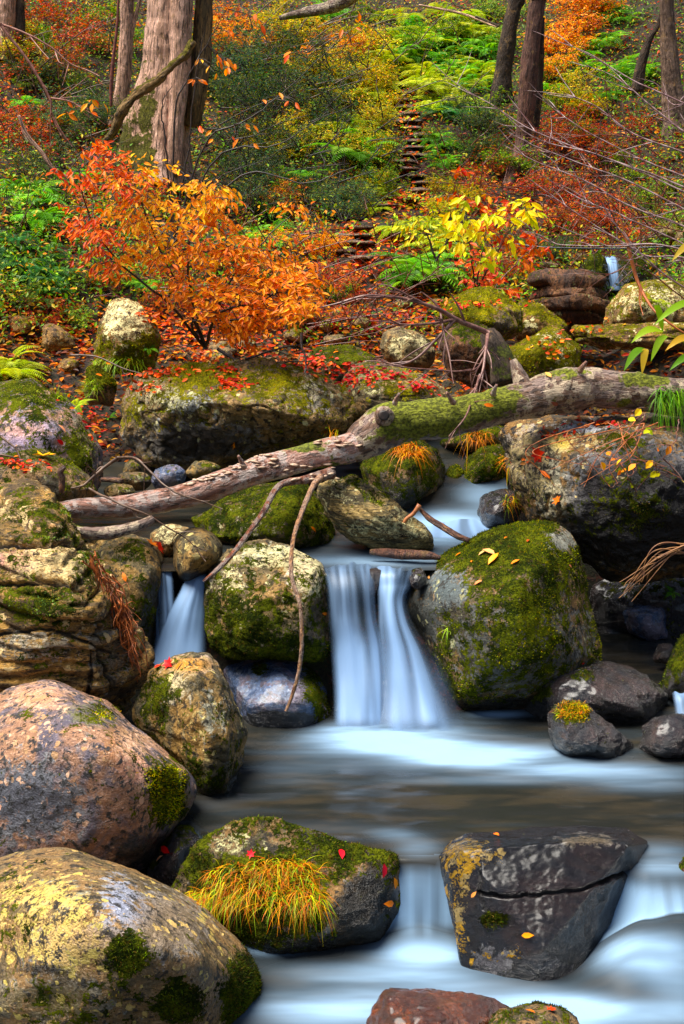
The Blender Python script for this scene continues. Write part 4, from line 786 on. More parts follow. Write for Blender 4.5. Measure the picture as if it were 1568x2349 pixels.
def extrude_up(l, px, dy=700, n=2):
    return l
logt = thing('fallen_log', 'long fallen log leaning over the stream, pale bark left, mossy knotty middle, grey right end', 'log', P(800, 1030, 7.6)); L0 = np.array(logt.location)
p, r = pxpts([(120, 1172, 7.05, 20), (180, 1166, 7.1, 27), (300, 1160, 7.2, 31), (440, 1132, 7.3, 36), (560, 1090, 7.4, 37), (700, 1050, 7.5, 38), (790, 1030, 7.55, 40), (850, 1002, 7.6, 44)])
obj('lower_trunk', trunk_mesh('lower_trunk', p-0*L0, r, LOGM, 44, .02, .05, .12, 3, moss=[(690, 1020, 60, 20, .9), (760, 1080, 60, 40, .5), (620, 1060, 50, 20, .3)]), -L0, logt)
p, r = pxpts([(800, 1035, 7.56, 36), (850, 1000, 7.6, 56), (890, 975, 7.63, 60), (950, 966, 7.68, 53), (1040, 954, 7.72, 51), (1120, 936, 7.78, 51), (1200, 918, 7.82, 51), (1260, 904, 7.85, 53)])
obj('mossy_trunk', trunk_mesh('mossy_trunk', p, r, LOGG, 44, .02, .07, .16, 6, moss=[(1000, 915, 200, 34, .8), (950, 1000, 110, 50, .7), (1080, 960, 170, 40, .4)], upm=.4), -L0, logt)
p, r = pxpts([(1215, 905, 7.83, 40), (1270, 898, 7.85, 58), (1340, 890, 7.88, 58), (1420, 896, 7.9, 51), (1500, 904, 7.93, 49), (1600, 911, 8, 51), (1800, 906, 8.1, 53), (1900, 896, 8.15, 46)])
obj('grey_trunk', trunk_mesh('grey_trunk', p, r, LOGG, 44, .02, .05, .2, 8, moss=[(1480, 870, 70, 20, .8), (1400, 935, 220, 26, .45), (1300, 860, 60, 16, .5)], upm=.15), -L0, logt)
p, r = pxpts([(1215, 915, 7.83, 30), (1200, 885, 7.85, 26), (1188, 855, 7.88, 18), (1176, 825, 7.9, 9)])
obj('branch_stub', trunk_mesh('branch_stub', p, r, LOGG, 24, .015, .12, .15, 9), -L0, logt)
p, r = pxpts([(882, 962, 7.58, 30), (880, 955, 7.53, 27), (879, 952, 7.50, 24), (880, 952, 7.48, 17)])
obj('knot', trunk_mesh('knot', p, r, LOGG, 28, .01, .1, .1, 10), -L0, logt)
p, r = pxpts([(880, 953, 7.485, 15), (880, 953, 7.47, 13), (880, 953, 7.468, 6)])
obj('knot_hole_shade', trunk_mesh('knot_hole_shade', p, r, TWIGD, 20, .01, .1, .1, 10), -L0, logt)  # solid dark plug painted as the shade inside the hole
p, r = pxpts([(760, 1085, 7.45, 17), (700, 1100, 7.3, 12), (640, 1115, 7.2, 9), (600, 1180, 7.05, 8), (540, 1262, 6.85, 7), (500, 1305, 6.75, 7), (466, 1334, 6.7, 4)])
obj('branch', trunk_mesh('branch', p, r, bark_mat('red_branch_bark', (.34, .11, .05), (.16, .05, .03), (.05, .02, .015), (30, 30, 10), rough=.5, wet=.5, lich=(.4, .3, .25)), 14, .01, .1, .12, 12), -L0, logt)
p, r = pxpts([(735, 1095, 7.35, 11), (715, 1120, 7.15, 8), (690, 1180, 6.95, 7), (672, 1240, 6.75, 6), (668, 1318, 6.6, 6), (688, 1390, 6.5, 6), (692, 1470, 6.46, 6), (685, 1540, 6.44, 5.5), (668, 1600, 6.42, 5), (655, 1632, 6.4, 4)])
obj('branch', trunk_mesh('branch', p, r, bark_mat('pale_branch_bark', (.50, .24, .10), (.42, .28, .2), (.10, .04, .03), (30, 30, 10), rough=.5), 12, .01, .1, .16, 14), -L0, logt)
rng = np.random.default_rng(88)
for (x, y, Yq, dx, dy) in [(560, 1072, 7.25, -14, -26), (905, 925, 7.55, 10, -22), (1040, 925, 7.62, -16, -24), (1330, 850, 7.8, 14, -20), (1130, 905, 7.7, 8, -22)]:
    p, r = pxpts([(x, y, Yq, 8), (x+dx*.5, y+dy*.5, Yq-.04, 6), (x+dx, y+dy, Yq-.07, 3.5)]); obj('stub', trunk_mesh('stub', p, r, LOGM, 12, .01, .2, .3, int(x)), -L0, logt)
# brackets growing on the bark
FUNG, nt, b = newmat('bracket_fungus'); co = nd(nt, 'TexCoord').outputs['Object']
nt.links.new(mix(nt, ramp(nt, noise(nt, co, 60, 3), .4, .6), (.62, .46, .32), (.36, .20, .12)), b.inputs['Base Color']); b.inputs['Roughness'].default_value = .6
def shelf():
    n = 12; a = np.linspace(0, math.pi, n); V = [[0, 0, .004], [0, 0, -.006]]
    top = np.stack([np.cos(a)*.020*(1+.1*np.sin(a*5)), np.sin(a)*.017, .001-0*a], -1); bot = top*[.95, .95, 1]-[0, 0, .005]
    V = np.concatenate([V, top, bot]); F3, F4 = [], []
    for i in range(n-1): F3 += [[0, 2+i, 3+i], [1, 3+i+n, 2+i+n]]; F4 += [[2+i, 2+i+n, 3+i+n, 3+i]]
    return mesh('bracket_fungus', V, [np.array(F3), np.array(F4)], FUNG)
sh = shelf(); rng = np.random.default_rng(4)
fp = [(x, y+rng.uniform(-7, 7)) for x, y in zip(np.linspace(425, 620, 34), np.interp(np.linspace(425, 620, 34), [425, 500, 560, 620], [1104, 1088, 1062, 1035]))]
fp += [(rng.uniform(640, 790), rng.uniform(1062, 1100)) for _ in range(26)] + [(rng.uniform(720, 830), rng.uniform(1008, 1030)) for _ in range(10)] + [(rng.uniform(560, 640), rng.uniform(1040, 1075)) for _ in range(10)]
for (x, y) in fp:
    h = hit(x, y)
    if h is None or h[0][1] > 8.0: continue
    o = obj('bracket_fungus', sh, Vector(h[0])-logt.location, logt); n = h[1]
    o.rotation_euler = (rng.uniform(-.2, .2), rng.uniform(-.25, .25), math.atan2(n[1], n[0])-math.pi/2 if abs(n[0])+abs(n[1]) > .05 else math.pi)
    o.scale = [rng.uniform(.6, 1.3)]*3
def simple_log(label, name, l, mat, k=16, cat='branch', seed=1, lump=.15, ridge=.1, moss=(), upm=0):
    p, r = pxpts(l); c = p.mean(0); o = obj(name, trunk_mesh(name, p, r, mat, k, .015, ridge, lump, seed, moss=moss, upm=upm), (0, 0, 0))
    me = o.data; me.transform(__import__('mathutils').Matrix.Translation(-Vector(c))); o.location = c
    return tag(o, label, cat)
simple_log('short rotten log with cream lichen lying under the left end of the fallen log', 'short_log', [(170, 1212, 6.75, 10), (195, 1222, 6.75, 16), (250, 1222, 6.8, 18), (310, 1208, 6.85, 15), (350, 1190, 6.9, 10)], LOGG, 24, 'log', 31, moss=[(190, 1200, 30, 12, .8)])
simple_log('wet reddish driftwood plank lying at the lip of the upper pool', 'driftwood', [(848, 1266, 7.28, 7), (880, 1268, 7.27, 12), (930, 1272, 7.26, 14), (980, 1274, 7.25, 12), (1010, 1280, 7.25, 6)], bark_mat('driftwood', (.30, .12, .06), (.10, .04, .03), (.03, .015, .012), (10, 30, 30), wet=.7), 18, 'driftwood', 33)
DRK = bark_mat('dark_stick', (.10, .04, .025), (.05, .02, .015), (.3, .12, .05), (20, 20, 5), wet=.6)
simple_log('dark broken stick slanting out of the upper rapids with an orange splintered end', 'stick', [(960, 1165, 7.45, 5), (985, 1190, 7.4, 8), (1020, 1212, 7.35, 9), (1050, 1230, 7.3, 9), (1076, 1240, 7.28, 7)], DRK, 14, 'stick', 35)
simple_log('reddish forked stick end curling down beside the slanting banded rock', 'stick', [(962, 1158, 7.42, 7), (948, 1178, 7.42, 6), (930, 1192, 7.42, 5), (925, 1212, 7.42, 5), (940, 1224, 7.42, 3)], twig_mat('orange_wood', (.5, .18, .06), (.25, .08, .03)), 12, 'stick', 36)
simple_log('orange brown broken branch stub among the stones left above the log', 'stick', [(232, 1100, 7.9, 6), (255, 1100, 7.88, 8), (280, 1104, 7.85, 8)], DRK, 12, 'stick', 39)
simple_log('gnarled dark branch end standing up at the left end of the log', 'branch', [(140, 1130, 7.1, 7), (142, 1100, 7.1, 9), (138, 1082, 7.1, 8), (148, 1070, 7.1, 6)], DRK, 12, 'branch', 41)
simple_log('mossy old stump with a dark knot hole right of the bare dead branch', 'stump', [(1160, 880, 8.7, 40), (1150, 830, 8.75, 34), (1132, 790, 8.8, 30), (1118, 765, 8.85, 22)], BARKD, 30, 'stump', 43, moss=[(1150, 830, 60, 60, .4)])
simple_log('thin pale poles fallen across the upper slope', 'pole', [(960, 12, 21, 3), (1060, 32, 21, 3.4), (1140, 62, 20.6, 3)], BARKP, 8, 'pole', 45)
simple_log('dark pole fallen on the upper slope beside the paler one', 'pole', [(1090, 38, 20.5, 3), (1145, 60, 20.3, 3)], BARKD, 8, 'pole', 46)
simple_log('leaning pale lichened trunk at the top centre edge', 'leaning_trunk', [(640, 42, 17, 6), (700, 28, 17, 12), (770, 12, 16.8, 17), (830, -30, 16.5, 18), (900, -120, 16, 18)], LOGG, 24, 'trunk', 47, moss=[(700, 40, 60, 10, .6)])
simple_log('bent pale branch leaning in the leaves at the far left', 'branch', [(42, 265, 12, 4), (62, 310, 12, 5), (95, 350, 12, 6), (125, 390, 12, 5), (172, 414, 12, 4)], BARKP, 12, 'branch', 48)
simple_log('black hose crossing the slope just above the distant waterfall', 'hose', [(1180, 560, 12.9, 2.2), (1260, 568, 12.8, 2.4), (1400, 570, 12.7, 2.4), (1500, 567, 12.6, 2.4), (1620, 562, 12.5, 2.4)], twig_mat('hose', (.02, .025, .03), (.04, .045, .05), .25), 8, 'hose', 49, .02, .0)

_crown_tpl = LEAF
def tree(label, l, mat, flare=.3, seed=1, moss=(), extra=(), group=None, crown=(.45, .18, .02), k=44, upH=6.0):
    p, r = pxpts(l)                       # listed from base up
    t = thing('tree', label, 'tree', p[0], group); L = np.array(t.location)
    d = nrm((p[-1]-p[-3])[None])[0]; top = p[-1]+d*upH*.5+np.array([0, 0, upH*.5])
    p2 = np.vstack([p, p[-1]+(top-p[-1])*.5, top]); r2 = np.concatenate([r, [r[-1]*.75, r[-1]*.35]])
    obj('trunk', trunk_mesh('trunk', p2, r2, mat, k, .05, .10, .10, seed, moss=moss, flare=flare), -L, t)
    for (e, m2, kk) in extra:
        q, rq = pxpts(e); obj('stem', trunk_mesh('stem', q, rq, m2, kk, .04, .12, .14, seed+5, moss=moss), -L, t)
    rng = np.random.default_rng(seed); lines, lp = [], []
    for i in range(9):
        b0 = p2[-1]*(.15+.85*i/8)+p2[-3]*(1-(.15+.85*i/8)) if False else p[-1]+(top-p[-1])*(.35+.65*i/8)
        az = rng.uniform(0, 6.28); e = b0+np.array([math.cos(az)*1.7, math.sin(az)*1.7, rng.uniform(.3, 1.3)])
        ln = spline(np.array([b0, (b0+e)/2+[0, 0, .2], e]), 8); lines.append((ln, np.linspace(r[-1]*.3, .006, 8))); lp.append(ln[3:])
    Vv, Fq = tubes(lines, 5); obj('limb', mesh('limb', Vv, Fq, mat if False else TWIGD), -L, t)
    lp = np.concatenate(lp); n = 260; c = lp[rng.integers(0, len(lp), n)]+rng.normal(0, .35, (n, 3))
    lv, lf, lc = leaves(c, rng.normal(0, 1, (n, 3))+[0, 0, -.5], rng.normal(0, .6, (n, 3))+[0, 0, 1], .085, .05, pal(rng, [crown, (.5, .3, .03), (.35, .08, .01)], n), LEAF)
    obj('crown', mesh('crown', lv, lf, LEAFM, {'col': lc}, False), -L, t); return t
Yt = float(ray_ground(350, 400)[0][1]); print('tree Y', Yt)
simple_log('thin dark red sapling stem left of the slender tree', 'sapling', [(254, 245, 13.6, 4), (255, 190, 13.6, 5), (260, 130, 13.6, 4.5), (268, 60, 13.6, 3.5), (272, -20, 13.6, 3)], twig_mat('red_stem', (.22, .05, .03), (.10, .03, .02)), 12, 'sapling', 71)
tree('massive pale barked tree on the left with a mossy foot and dark twin stem',
     [(352, 420, Yt, 96), (355, 340, Yt, 84), (365, 260, Yt, 76), (378, 170, Yt, 64), (385, 80, Yt, 58), (390, 0, Yt, 54), (392, -80, Yt, 52)], BARKP, .35, 51,
     moss=[(300, 330, 60, 110, .6), (340, 220, 20, 150, .45), (330, 390, 60, 50, .4)],
     extra=[([(400, 400, Yt-.35, 22), (402, 330, Yt-.38, 20), (405, 250, Yt-.32, 22), (412, 150, Yt-.25, 28), (415, 50, Yt-.22, 30), (418, -60, Yt-.2, 28)], BARKP, 26),
            ([(440, 290, Yt-.1, 22), (448, 220, Yt-.15, 26), (458, 150, Yt-.1, 28), (464, 80, Yt-.05, 24), (468, 0, Yt, 24), (472, -80, Yt, 24)], BARKM, 26)], k=60)
simple_log('mossy root winding diagonally across the foot of the massive tree', 'root', [(442, 95, Yt-.5, 10), (425, 125, Yt-.55, 10), (395, 150, Yt-.58, 9), (360, 185, Yt-.6, 11), (315, 215, Yt-.62, 11), (280, 255, Yt-.6, 12), (262, 300, Yt-.5, 11), (238, 328, Yt-.4, 8)], BARKM, 20, 'root', 53, .45, .25, upm=1.0)
Ya = float(ray_ground(275, 300)[0][1])
tree('slender lichened tree just left of the massive tree', [(268, 300, Ya, 24), (277, 230, Ya, 20), (286, 150, Ya, 18), (290, 60, Ya, 17), (291, 0, Ya, 17), (293, -70, Ya, 17)], BARKP, .3, 55, k=28,
     extra=[([(292, 120, Ya, 6), (305, 60, Ya, 6), (320, 0, Ya, 5), (330, -60, Ya, 5)], BARKP, 12)])
Yb = float(ray_ground(1180, 330)[0][1])
tree('reddish barked tree at the right with a thin split foot', [(1165, 430, Yb-1, 14), (1180, 385, Yb-.8, 15), (1196, 330, Yb-.6, 18), (1206, 250, Yb-.6, 22), (1212, 170, Yb-.6, 23), (1222, 80, Yb-.6, 21), (1232, 0, Yb-.6, 21), (1238, -70, Yb-.6, 21)],
     bark_mat('red_brown_bark', (.22, .10, .07), (.12, .06, .045), (.04, .02, .015), (18, 18, 2.2), moss=(.10, .11, .012), mam=.0), .2, 57, k=36,
     extra=[([(1222, 300, Yb-.4, 14), (1232, 220, Yb-.4, 13), (1236, 140, Yb-.4, 12), (1238, 40, Yb-.45, 12)], BARKD, 16)])
tree('dark leaning tree directly left of the reddish tree', [(1150, 235, Yb+1, 26), (1152, 180, Yb+1, 22), (1162, 110, Yb+1, 21), (1172, 50, Yb+1, 19), (1184, 0, Yb+1, 19), (1196, -60, Yb+1, 18)], BARKD, .3, 59, k=28)
Yc = float(ray_ground(1540, 300)[0][1])
tree('grey brown ridged tree at the right edge', [(1560, 330, Yc, 44), (1550, 270, Yc, 34), (1540, 200, Yc, 26), (1534, 110, Yc, 21), (1530, 40, Yc, 18), (1528, -50, Yc, 18)], bark_mat('brown_bark', (.30, .19, .13), (.16, .10, .07), (.05, .03, .02), (16, 16, 2.2)), .4, 61, k=32)
tree('crooked thin dark tree just left of the right edge tree', [(1462, 210, Yc+.2, 14), (1468, 160, Yc+.2, 14), (1482, 110, Yc+.2, 10), (1492, 85, Yc+.2, 8), (1508, 60, Yc+.2, 6), (1516, 30, Yc+.2, 5)], BARKD, .3, 63, k=20, upH=2)
Yd = float(ray_ground(10, 130)[0][1])
tree('pale trunk cut by the top left corner', [(5, 140, Yd, 34), (8, 80, Yd, 28), (14, 30, Yd, 26), (18, -30, Yd, 26), (20, -90, Yd, 26)], BARKP, .3, 65, k=28,
     extra=[([(45, 90, Yd, 14), (46, 40, Yd, 12), (44, -40, Yd, 12)], BARKD, 14)])

# ------------------------------------------------------------------ plants
def fern_mesh(seed, nf, cols, droop=.8, rise=.75, npin=17, wid=.21, tip=None):
    rng = np.random.default_rng(seed); parts, lines = [], []
    for f in range(nf):
        az = 6.283*f/nf+rng.normal(0, .25); L = rng.uniform(.75, 1.05); h = np.array([math.cos(az), math.sin(az), 0]); sd_ = np.array([-h[1], h[0], 0])
        rs, dp = rise*rng.uniform(.7, 1.2), droop*rng.uniform(.8, 1.2)
        pt = lambda t: h*L*t*.95+np.array([0, 0, 1])*L*(rs*t-dp*t*t)
        ts = np.linspace(0, 1, 7); lines.append((np.array([pt(t) for t in ts]), np.linspace(.012, .003, 7)))
        t = np.repeat(np.linspace(.14, .99, npin), 2); sg = np.tile([-1, 1], npin)
        pos = np.array([pt(x) for x in t]); tg = nrm(np.array([pt(x+.02)-pt(x) for x in t]))
        dr = sd_*sg[:, None]*1.0+tg*.45+np.array([0, 0, -.12]); w_ = np.sin(np.clip((t*.93+.07), 0, 1)*math.pi)**.8*(1.15-.5*t)
        Lp = wid*w_+.02; c = pal(rng, cols, 1, .12)*(1+.12*rng.normal(size=(len(t), 1)))
        if tip is not None: c = c*(1-.5*t[:, None])+np.array(tip)*.5*t[:, None]
        nn = np.cross(tg, sd_); nn = nn*np.sign(nn[:, 2:3]+1e-6)
        parts.append(leaves(pos, dr, nn+.15*rng.normal(size=nn.shape), Lp, Lp*.16+.012, np.clip(c, 0, 1), DIAM))
    Vt, Ft = tubes(lines, 4); parts.append((Vt, [f for f in Ft], np.tile(np.array(cols[0])*.6, (len(Vt), 1))))
    V, F, C = join(parts)
    return mesh('fern', V, F, LEAFM, {'col': C}, False)
def bush_mesh(seed, cols, nst=7, nleaf=420, ls=.12, spread=.9, tall=1.2, tpl=LEAF, twigc=(.05, .03, .02), wr=.5, down=.4, prop=1.):
    rng = np.random.default_rng(seed); lines, tips = [], []
    for s_ in range(nst):
        az = rng.uniform(0, 6.283); d = np.array([math.cos(az)*spread, math.sin(az)*spread, tall*rng.uniform(.6, 1.1)])
        L = spline(np.array([[0, 0, 0], d*.35+[0, 0, .12], d*.7+rng.normal(0, .08, 3), d*1.0+rng.normal(0, .1, 3)-[0, 0, .1]]), 10)
        lines.append((L, np.linspace(.018, .005, 10)))
        for q in range(7):
            i = rng.integers(3, 10); a = rng.normal(0, 1, 3)*[1, 1, .5]; a = a/np.linalg.norm(a)*rng.uniform(.2, .5)
            M = spline(np.array([L[i], L[i]+a*.5+[0, 0, .05], L[i]+a]), 6); lines.append((M, np.linspace(.007, .002, 6))); tips.append(M[1:])
            for u in range(2):
                a2 = a*.6+rng.normal(0, .14, 3); K = np.array([M[3], M[3]+a2*.5, M[3]+a2]); lines.append((K, [.004, .003, .0015])); tips.append(K)
    tp = np.concatenate(tips); n = nleaf; c = tp[rng.integers(0, len(tp), n)]+rng.normal(0, .035, (n, 3))
    dr = rng.normal(0, 1, (n, 3))*[1, 1, .5]+nrm(c)*.6+[0, 0, -down]
    nn = rng.normal(0, .5, (n, 3))+[0, -.25, 1]; Ls = ls*rng.uniform(.6, 1.25, n)
    Vt, Ft = tubes(lines, 4)
    V, F, C = leaves(c, dr, nn, Ls, Ls*wr, pal(rng, cols, n, .2), tpl)
    return mesh('leaves', V, F, LEAFM, {'col': C}, False), mesh('twigs', Vt, Ft, TWIGD if sum(twigc) < .2 else TWIGR)
G1 = [(.14, .42, .015), (.24, .52, .02), (.10, .30, .015)]; GY = [(.45, .58, .015), (.34, .52, .015), (.56, .56, .02)]; GT = [(.05, .20, .04), (.09, .26, .04), (.04, .14, .03)]
FERNS = {'g': [fern_mesh(200+i, 8+i, G1) for i in range(3)], 'y': [fern_mesh(210+i, 8+i, GY, tip=(.45, .42, .02)) for i in range(3)], 't': [fern_mesh(220+i, 8, GT) for i in range(3)]}
BUSH = {
 'd': [bush_mesh(300+i, [(.03, .10, .04), (.06, .16, .05), (.02, .05, .02), (.24, .24, .02), (.10, .14, .02)], 10, 1500, .085, wr=.4) for i in range(3)],
 'y': [bush_mesh(310+i, [(.75, .55, .015), (.55, .52, .015), (.36, .42, .02), (.7, .36, .015)], 8, 800, .12) for i in range(3)],
 'o': [bush_mesh(320+i, [(.85, .28, .01), (.85, .42, .015), (.75, .17, .01)], 8, 650, .14) for i in range(2)],
 'r': [bush_mesh(330+i, [(.72, .08, .006), (.55, .04, .006), (.75, .18, .01), (.32, .03, .008), (.16, .16, .02)], 7, 420, .13, twigc=(.2, .1, .1)) for i in range(3)],
 'g': [bush_mesh(340+i, [(.13, .28, .015), (.24, .40, .015), (.07, .15, .012), (.42, .42, .02)], 7, 850, .11) for i in range(3)]}
rng = np.random.default_rng(77)
DESC = {'g': 'bright green fern', 'y': 'yellow green fern', 't': 'dark bluish green fern'}
BD_ = {'d': 'dark twiggy evergreen bush with tiny bluish leaves', 'y': 'small bush with yellow autumn leaves', 'o': 'small orange leaved bush', 'r': 'small red leaved bush', 'g': 'small green leafy bush'}
BS_ = {'d': 'dark evergreen bush', 'y': 'yellow leaved bush', 'o': 'orange leaved bush', 'r': 'red leaved bush', 'g': 'green leafy bush'}
def plant(kind, k, px, py, size, label, group):
    p = ray_ground(px, py+size*.5)[0]; sc = size*p[1]/FP
    if kind == 'f':
        me = FERNS[k][rng.integers(0, len(FERNS[k]))]; sc *= 1.25; o = obj('fern', me, p+[0, 0, .12*sc]); tag(o, label, 'fern', group)
    else:
        a, b = BUSH[k][rng.integers(0, len(BUSH[k]))]; o = thing('bush', label, 'bush', p, group); obj('leaves', a, (0, 0, 0), o); obj('twigs', b, (0, 0, 0), o); sc *= .95
    o.scale = (sc, sc, sc*rng.uniform(.8, 1.1)); o.rotation_euler = (rng.normal(0, .12)+.12, rng.normal(0, .12), rng.uniform(0, 6.28)); return o
BL = [('b', 'r', 700, 690, 160, 60, 9, 40, 'low on the litter between the big shrub and the path'), ('b', 'g', 640, 700, 160, 70, 8, 34, 'low under the right skirts of the big shrub'), ('b', 'r', 300, 560, 200, 120, 8, 42, 'behind the left half of the big shrub'), ('f', 'g', 620, 560, 80, 60, 5, 46, 'in the gap right of the big shrub'),
 ('f', 'y', 1010, 50, 130, 40, 10, 50, 'scattered under the top edge in the middle'), ('f', 'y', 900, 140, 90, 50, 9, 48, 'filling the slope left of the fallen poles'),
 ('f', 'y', 1060, 180, 80, 60, 9, 44, 'on the sunny slope below the poles'), ('f', 'y', 780, 250, 70, 60, 7, 46, 'at the right rim of the thicket'), ('b', 'o', 540, 90, 70, 60, 8, 40, 'beside the twin stem of the massive tree'),
 ('b', 'y', 660, 330, 110, 60, 8, 38, 'sprinkled through the lower thicket'), ('b', 'o', 780, 130, 100, 60, 7, 36, 'among the yellow bushes near the top'), ('b', 'r', 420, 640, 200, 60, 9, 40, 'under the big orange shrub'), # kind, key, cx, cy, rx, ry, count, size, where
 ('f', 'y', 960, 190, 120, 50, 11, 44, 'left of the upper stone steps, high on the slope'), ('f', 'y', 860, 60, 90, 60, 8, 48, 'near the top edge right of the leaning trunk'),
 ('f', 'g', 1080, 110, 60, 70, 12, 42, 'between the fallen poles and the dark leaning tree'), ('f', 'g', 990, 110, 80, 60, 9, 44, 'on the upper slope below the pale poles'),
 ('f', 'g', 1400, 150, 80, 80, 12, 40, 'high between the two right hand tree groups'), ('f', 'y', 880, 250, 50, 35, 5, 38, 'beside the top of the stone steps'),
 ('f', 'g', 805, 315, 40, 25, 3, 82, 'arching beside the middle of the stone steps'), ('f', 'g', 700, 370, 50, 30, 4, 55, 'under the dark evergreen thicket'),
 ('f', 'g', 1025, 330, 40, 60, 8, 40, 'along the right side of the stone steps'), ('f', 'g', 955, 590, 60, 45, 7, 76, 'in the clump beside the foot of the lower path'),
 ('f', 'y', 1000, 540, 60, 50, 6, 58, 'above the bright clump at the path foot'), ('f', 'y', 900, 500, 50, 30, 5, 46, 'at the corner of the path'),
 ('f', 'g', 55, 450, 70, 45, 6, 66, 'at the left edge above the boulders'), ('f', 't', 60, 560, 75, 50, 8, 66, 'at the left edge below the brighter ferns'),
 ('f', 't', 120, 640, 70, 40, 6, 55, 'over the leaf litter left of the orange shrub'), ('f', 'y', 35, 820, 55, 25, 4, 80, 'glowing above the left edge boulder'),
 ('f', 'g', 55, 215, 25, 20, 2, 42, 'beside the bent pale branch'), ('f', 'g', 330, 640, 40, 14, 2, 50, 'under the orange shrub'), ('f', 'g', 190, 400, 40, 30, 3, 45, 'behind the red leaves of the big shrub'),
 ('f', 'y', 860, 440, 30, 40, 5, 40, 'left of the lower stone steps'), ('f', 'g', 1290, 180, 60, 50, 7, 38, 'behind the reddish barked tree'), ('f', 't', 1050, 230, 60, 50, 7, 42, 'left of the dark leaning tree foot'),
 ('f', 'g', 1400, 20, 80, 20, 6, 36, 'along the top edge on the right'), ('f', 'g', 760, 20, 60, 20, 4, 40, 'along the top edge in the middle'),
 ('b', 'd', 600, 230, 120, 120, 16, 62, 'in the thicket right of the massive tree'), ('b', 'd', 560, 420, 90, 90, 8, 56, 'behind the top of the orange shrub'), ('b', 'd', 700, 200, 80, 100, 10, 58, 'in the middle of the upper slope'),
 ('b', 'd', 150, 230, 120, 110, 12, 56, 'left of the slender tree'), ('b', 'd', 80, 400, 70, 50, 5, 52, 'at the left edge among the ferns'), ('b', 'd', 1090, 310, 60, 70, 8, 46, 'left of the split foot tree'), ('b', 'd', 740, 470, 80, 60, 7, 50, 'left of the path corner'),
 ('b', 'y', 760, 150, 110, 80, 14, 48, 'above the thicket near the top'), ('b', 'y', 850, 350, 50, 100, 11, 40, 'down the left side of the stone steps'), ('b', 'y', 850, 200, 80, 40, 8, 40, 'above the stone steps'),
 ('b', 'y', 1330, 220, 60, 50, 8, 38, 'right of the reddish barked tree'), ('b', 'y', 60, 120, 50, 70, 6, 38, 'below the top left trunk'), ('b', 'y', 620, 60, 90, 50, 7, 42, 'beside the leaning trunk at the top'), ('b', 'y', 1010, 470, 70, 30, 6, 38, 'above the ferns by the path foot'),
 ('b', 'o', 1340, 55, 50, 55, 10, 46, 'in the glowing mass at the top right'), ('b', 'o', 1290, 130, 30, 40, 5, 40, 'right beside the reddish barked trunk'), ('b', 'o', 700, 560, 80, 50, 6, 38, 'between the orange shrub and the path'), ('b', 'o', 640, 470, 40, 40, 3, 36, 'at the edge of the thicket'),
 ('b', 'r', 120, 100, 100, 80, 12, 46, 'high on the left bank'), ('b', 'r', 230, 70, 50, 50, 5, 42, 'left of the slender tree top'), ('b', 'r', 60, 310, 70, 50, 8, 46, 'around the bent pale branch'),
 ('b', 'r', 1350, 330, 130, 70, 13, 44, 'on the red slope behind the bare twigs'), ('b', 'r', 1110, 400, 50, 50, 6, 40, 'at the split foot of the reddish tree'), ('b', 'r', 1300, 450, 110, 60, 10, 44, 'behind the fan of bare twigs'),
 ('b', 'r', 620, 610, 80, 50, 6, 38, 'below the path corner'), ('b', 'r', 760, 650, 80, 40, 7, 36, 'on the leaf strewn path edge'), ('b', 'r', 1400, 530, 120, 30, 8, 40, 'above the distant waterfall'), ('b', 'r', 80, 720, 70, 30, 5, 36, 'above the left edge fern'), ('b', 'r', 1130, 600, 80, 30, 5, 40, 'behind the domed boulder'),
 ('b', 'g', 980, 390, 60, 90, 8, 36, 'along the stone steps'), ('b', 'g', 300, 180, 300, 150, 16, 40, 'on the left half of the slope'), ('b', 'g', 1300, 300, 250, 150, 14, 38, 'on the right half of the slope'), ('b', 'g', 250, 690, 220, 60, 10, 34, 'just above the boulders on the left'),
 ('b', 'g', 1000, 60, 250, 60, 12, 38, 'near the top of the slope'), ('b', 'g', 1500, 480, 70, 80, 6, 40, 'at the right edge behind the twigs'), ('b', 'd', 1250, 560, 90, 40, 6, 40, 'behind the dark brown rock face')]
ORD = ['first', 'second', 'third', 'fourth', 'fifth', 'sixth', 'seventh', 'eighth']
for (kd, ky, cx, cy, rx, ry, n, sz, where) in BL:
    grp = ('ferns ' if kd == 'f' else 'bushes ')+where
    if n > 8 and kd == 'f': n = int(n*1.5)
    sp = []
    for i in range(n):
        a, rr = rng.uniform(0, 6.28), math.sqrt(rng.uniform(0, 1)); sp.append((cx+rx*rr*math.cos(a), cy+ry*rr*math.sin(a)))
    sp = [(q[0] if abs(q[0]-np.interp(q[1], [180, 330, 470, 500, 600], [922, 948, 950, 860, 815])) > 38+sz*.2 or q[1] < 165 or q[1] > 620 else q[0]+(1 if q[0] > np.interp(q[1], [180, 330, 470, 500, 600], [922, 948, 950, 860, 815]) else -1)*(36+sz*.2), q[1]) for q in sp]
    sp.sort()
    for i, (x_, y_) in enumerate(sp):
        lab = (DESC if kd == 'f' else BD_)[ky]+' '+where
        if 1 < n <= 8: lab = ORD[i]+' from left, '+(DESC if kd == 'f' else BS_)[ky]+' '+where
        plant(kd, ky, x_, y_, sz*rng.uniform(.95, 1.5), ' '.join(lab.split()[:16]), grp if n > 1 else None)

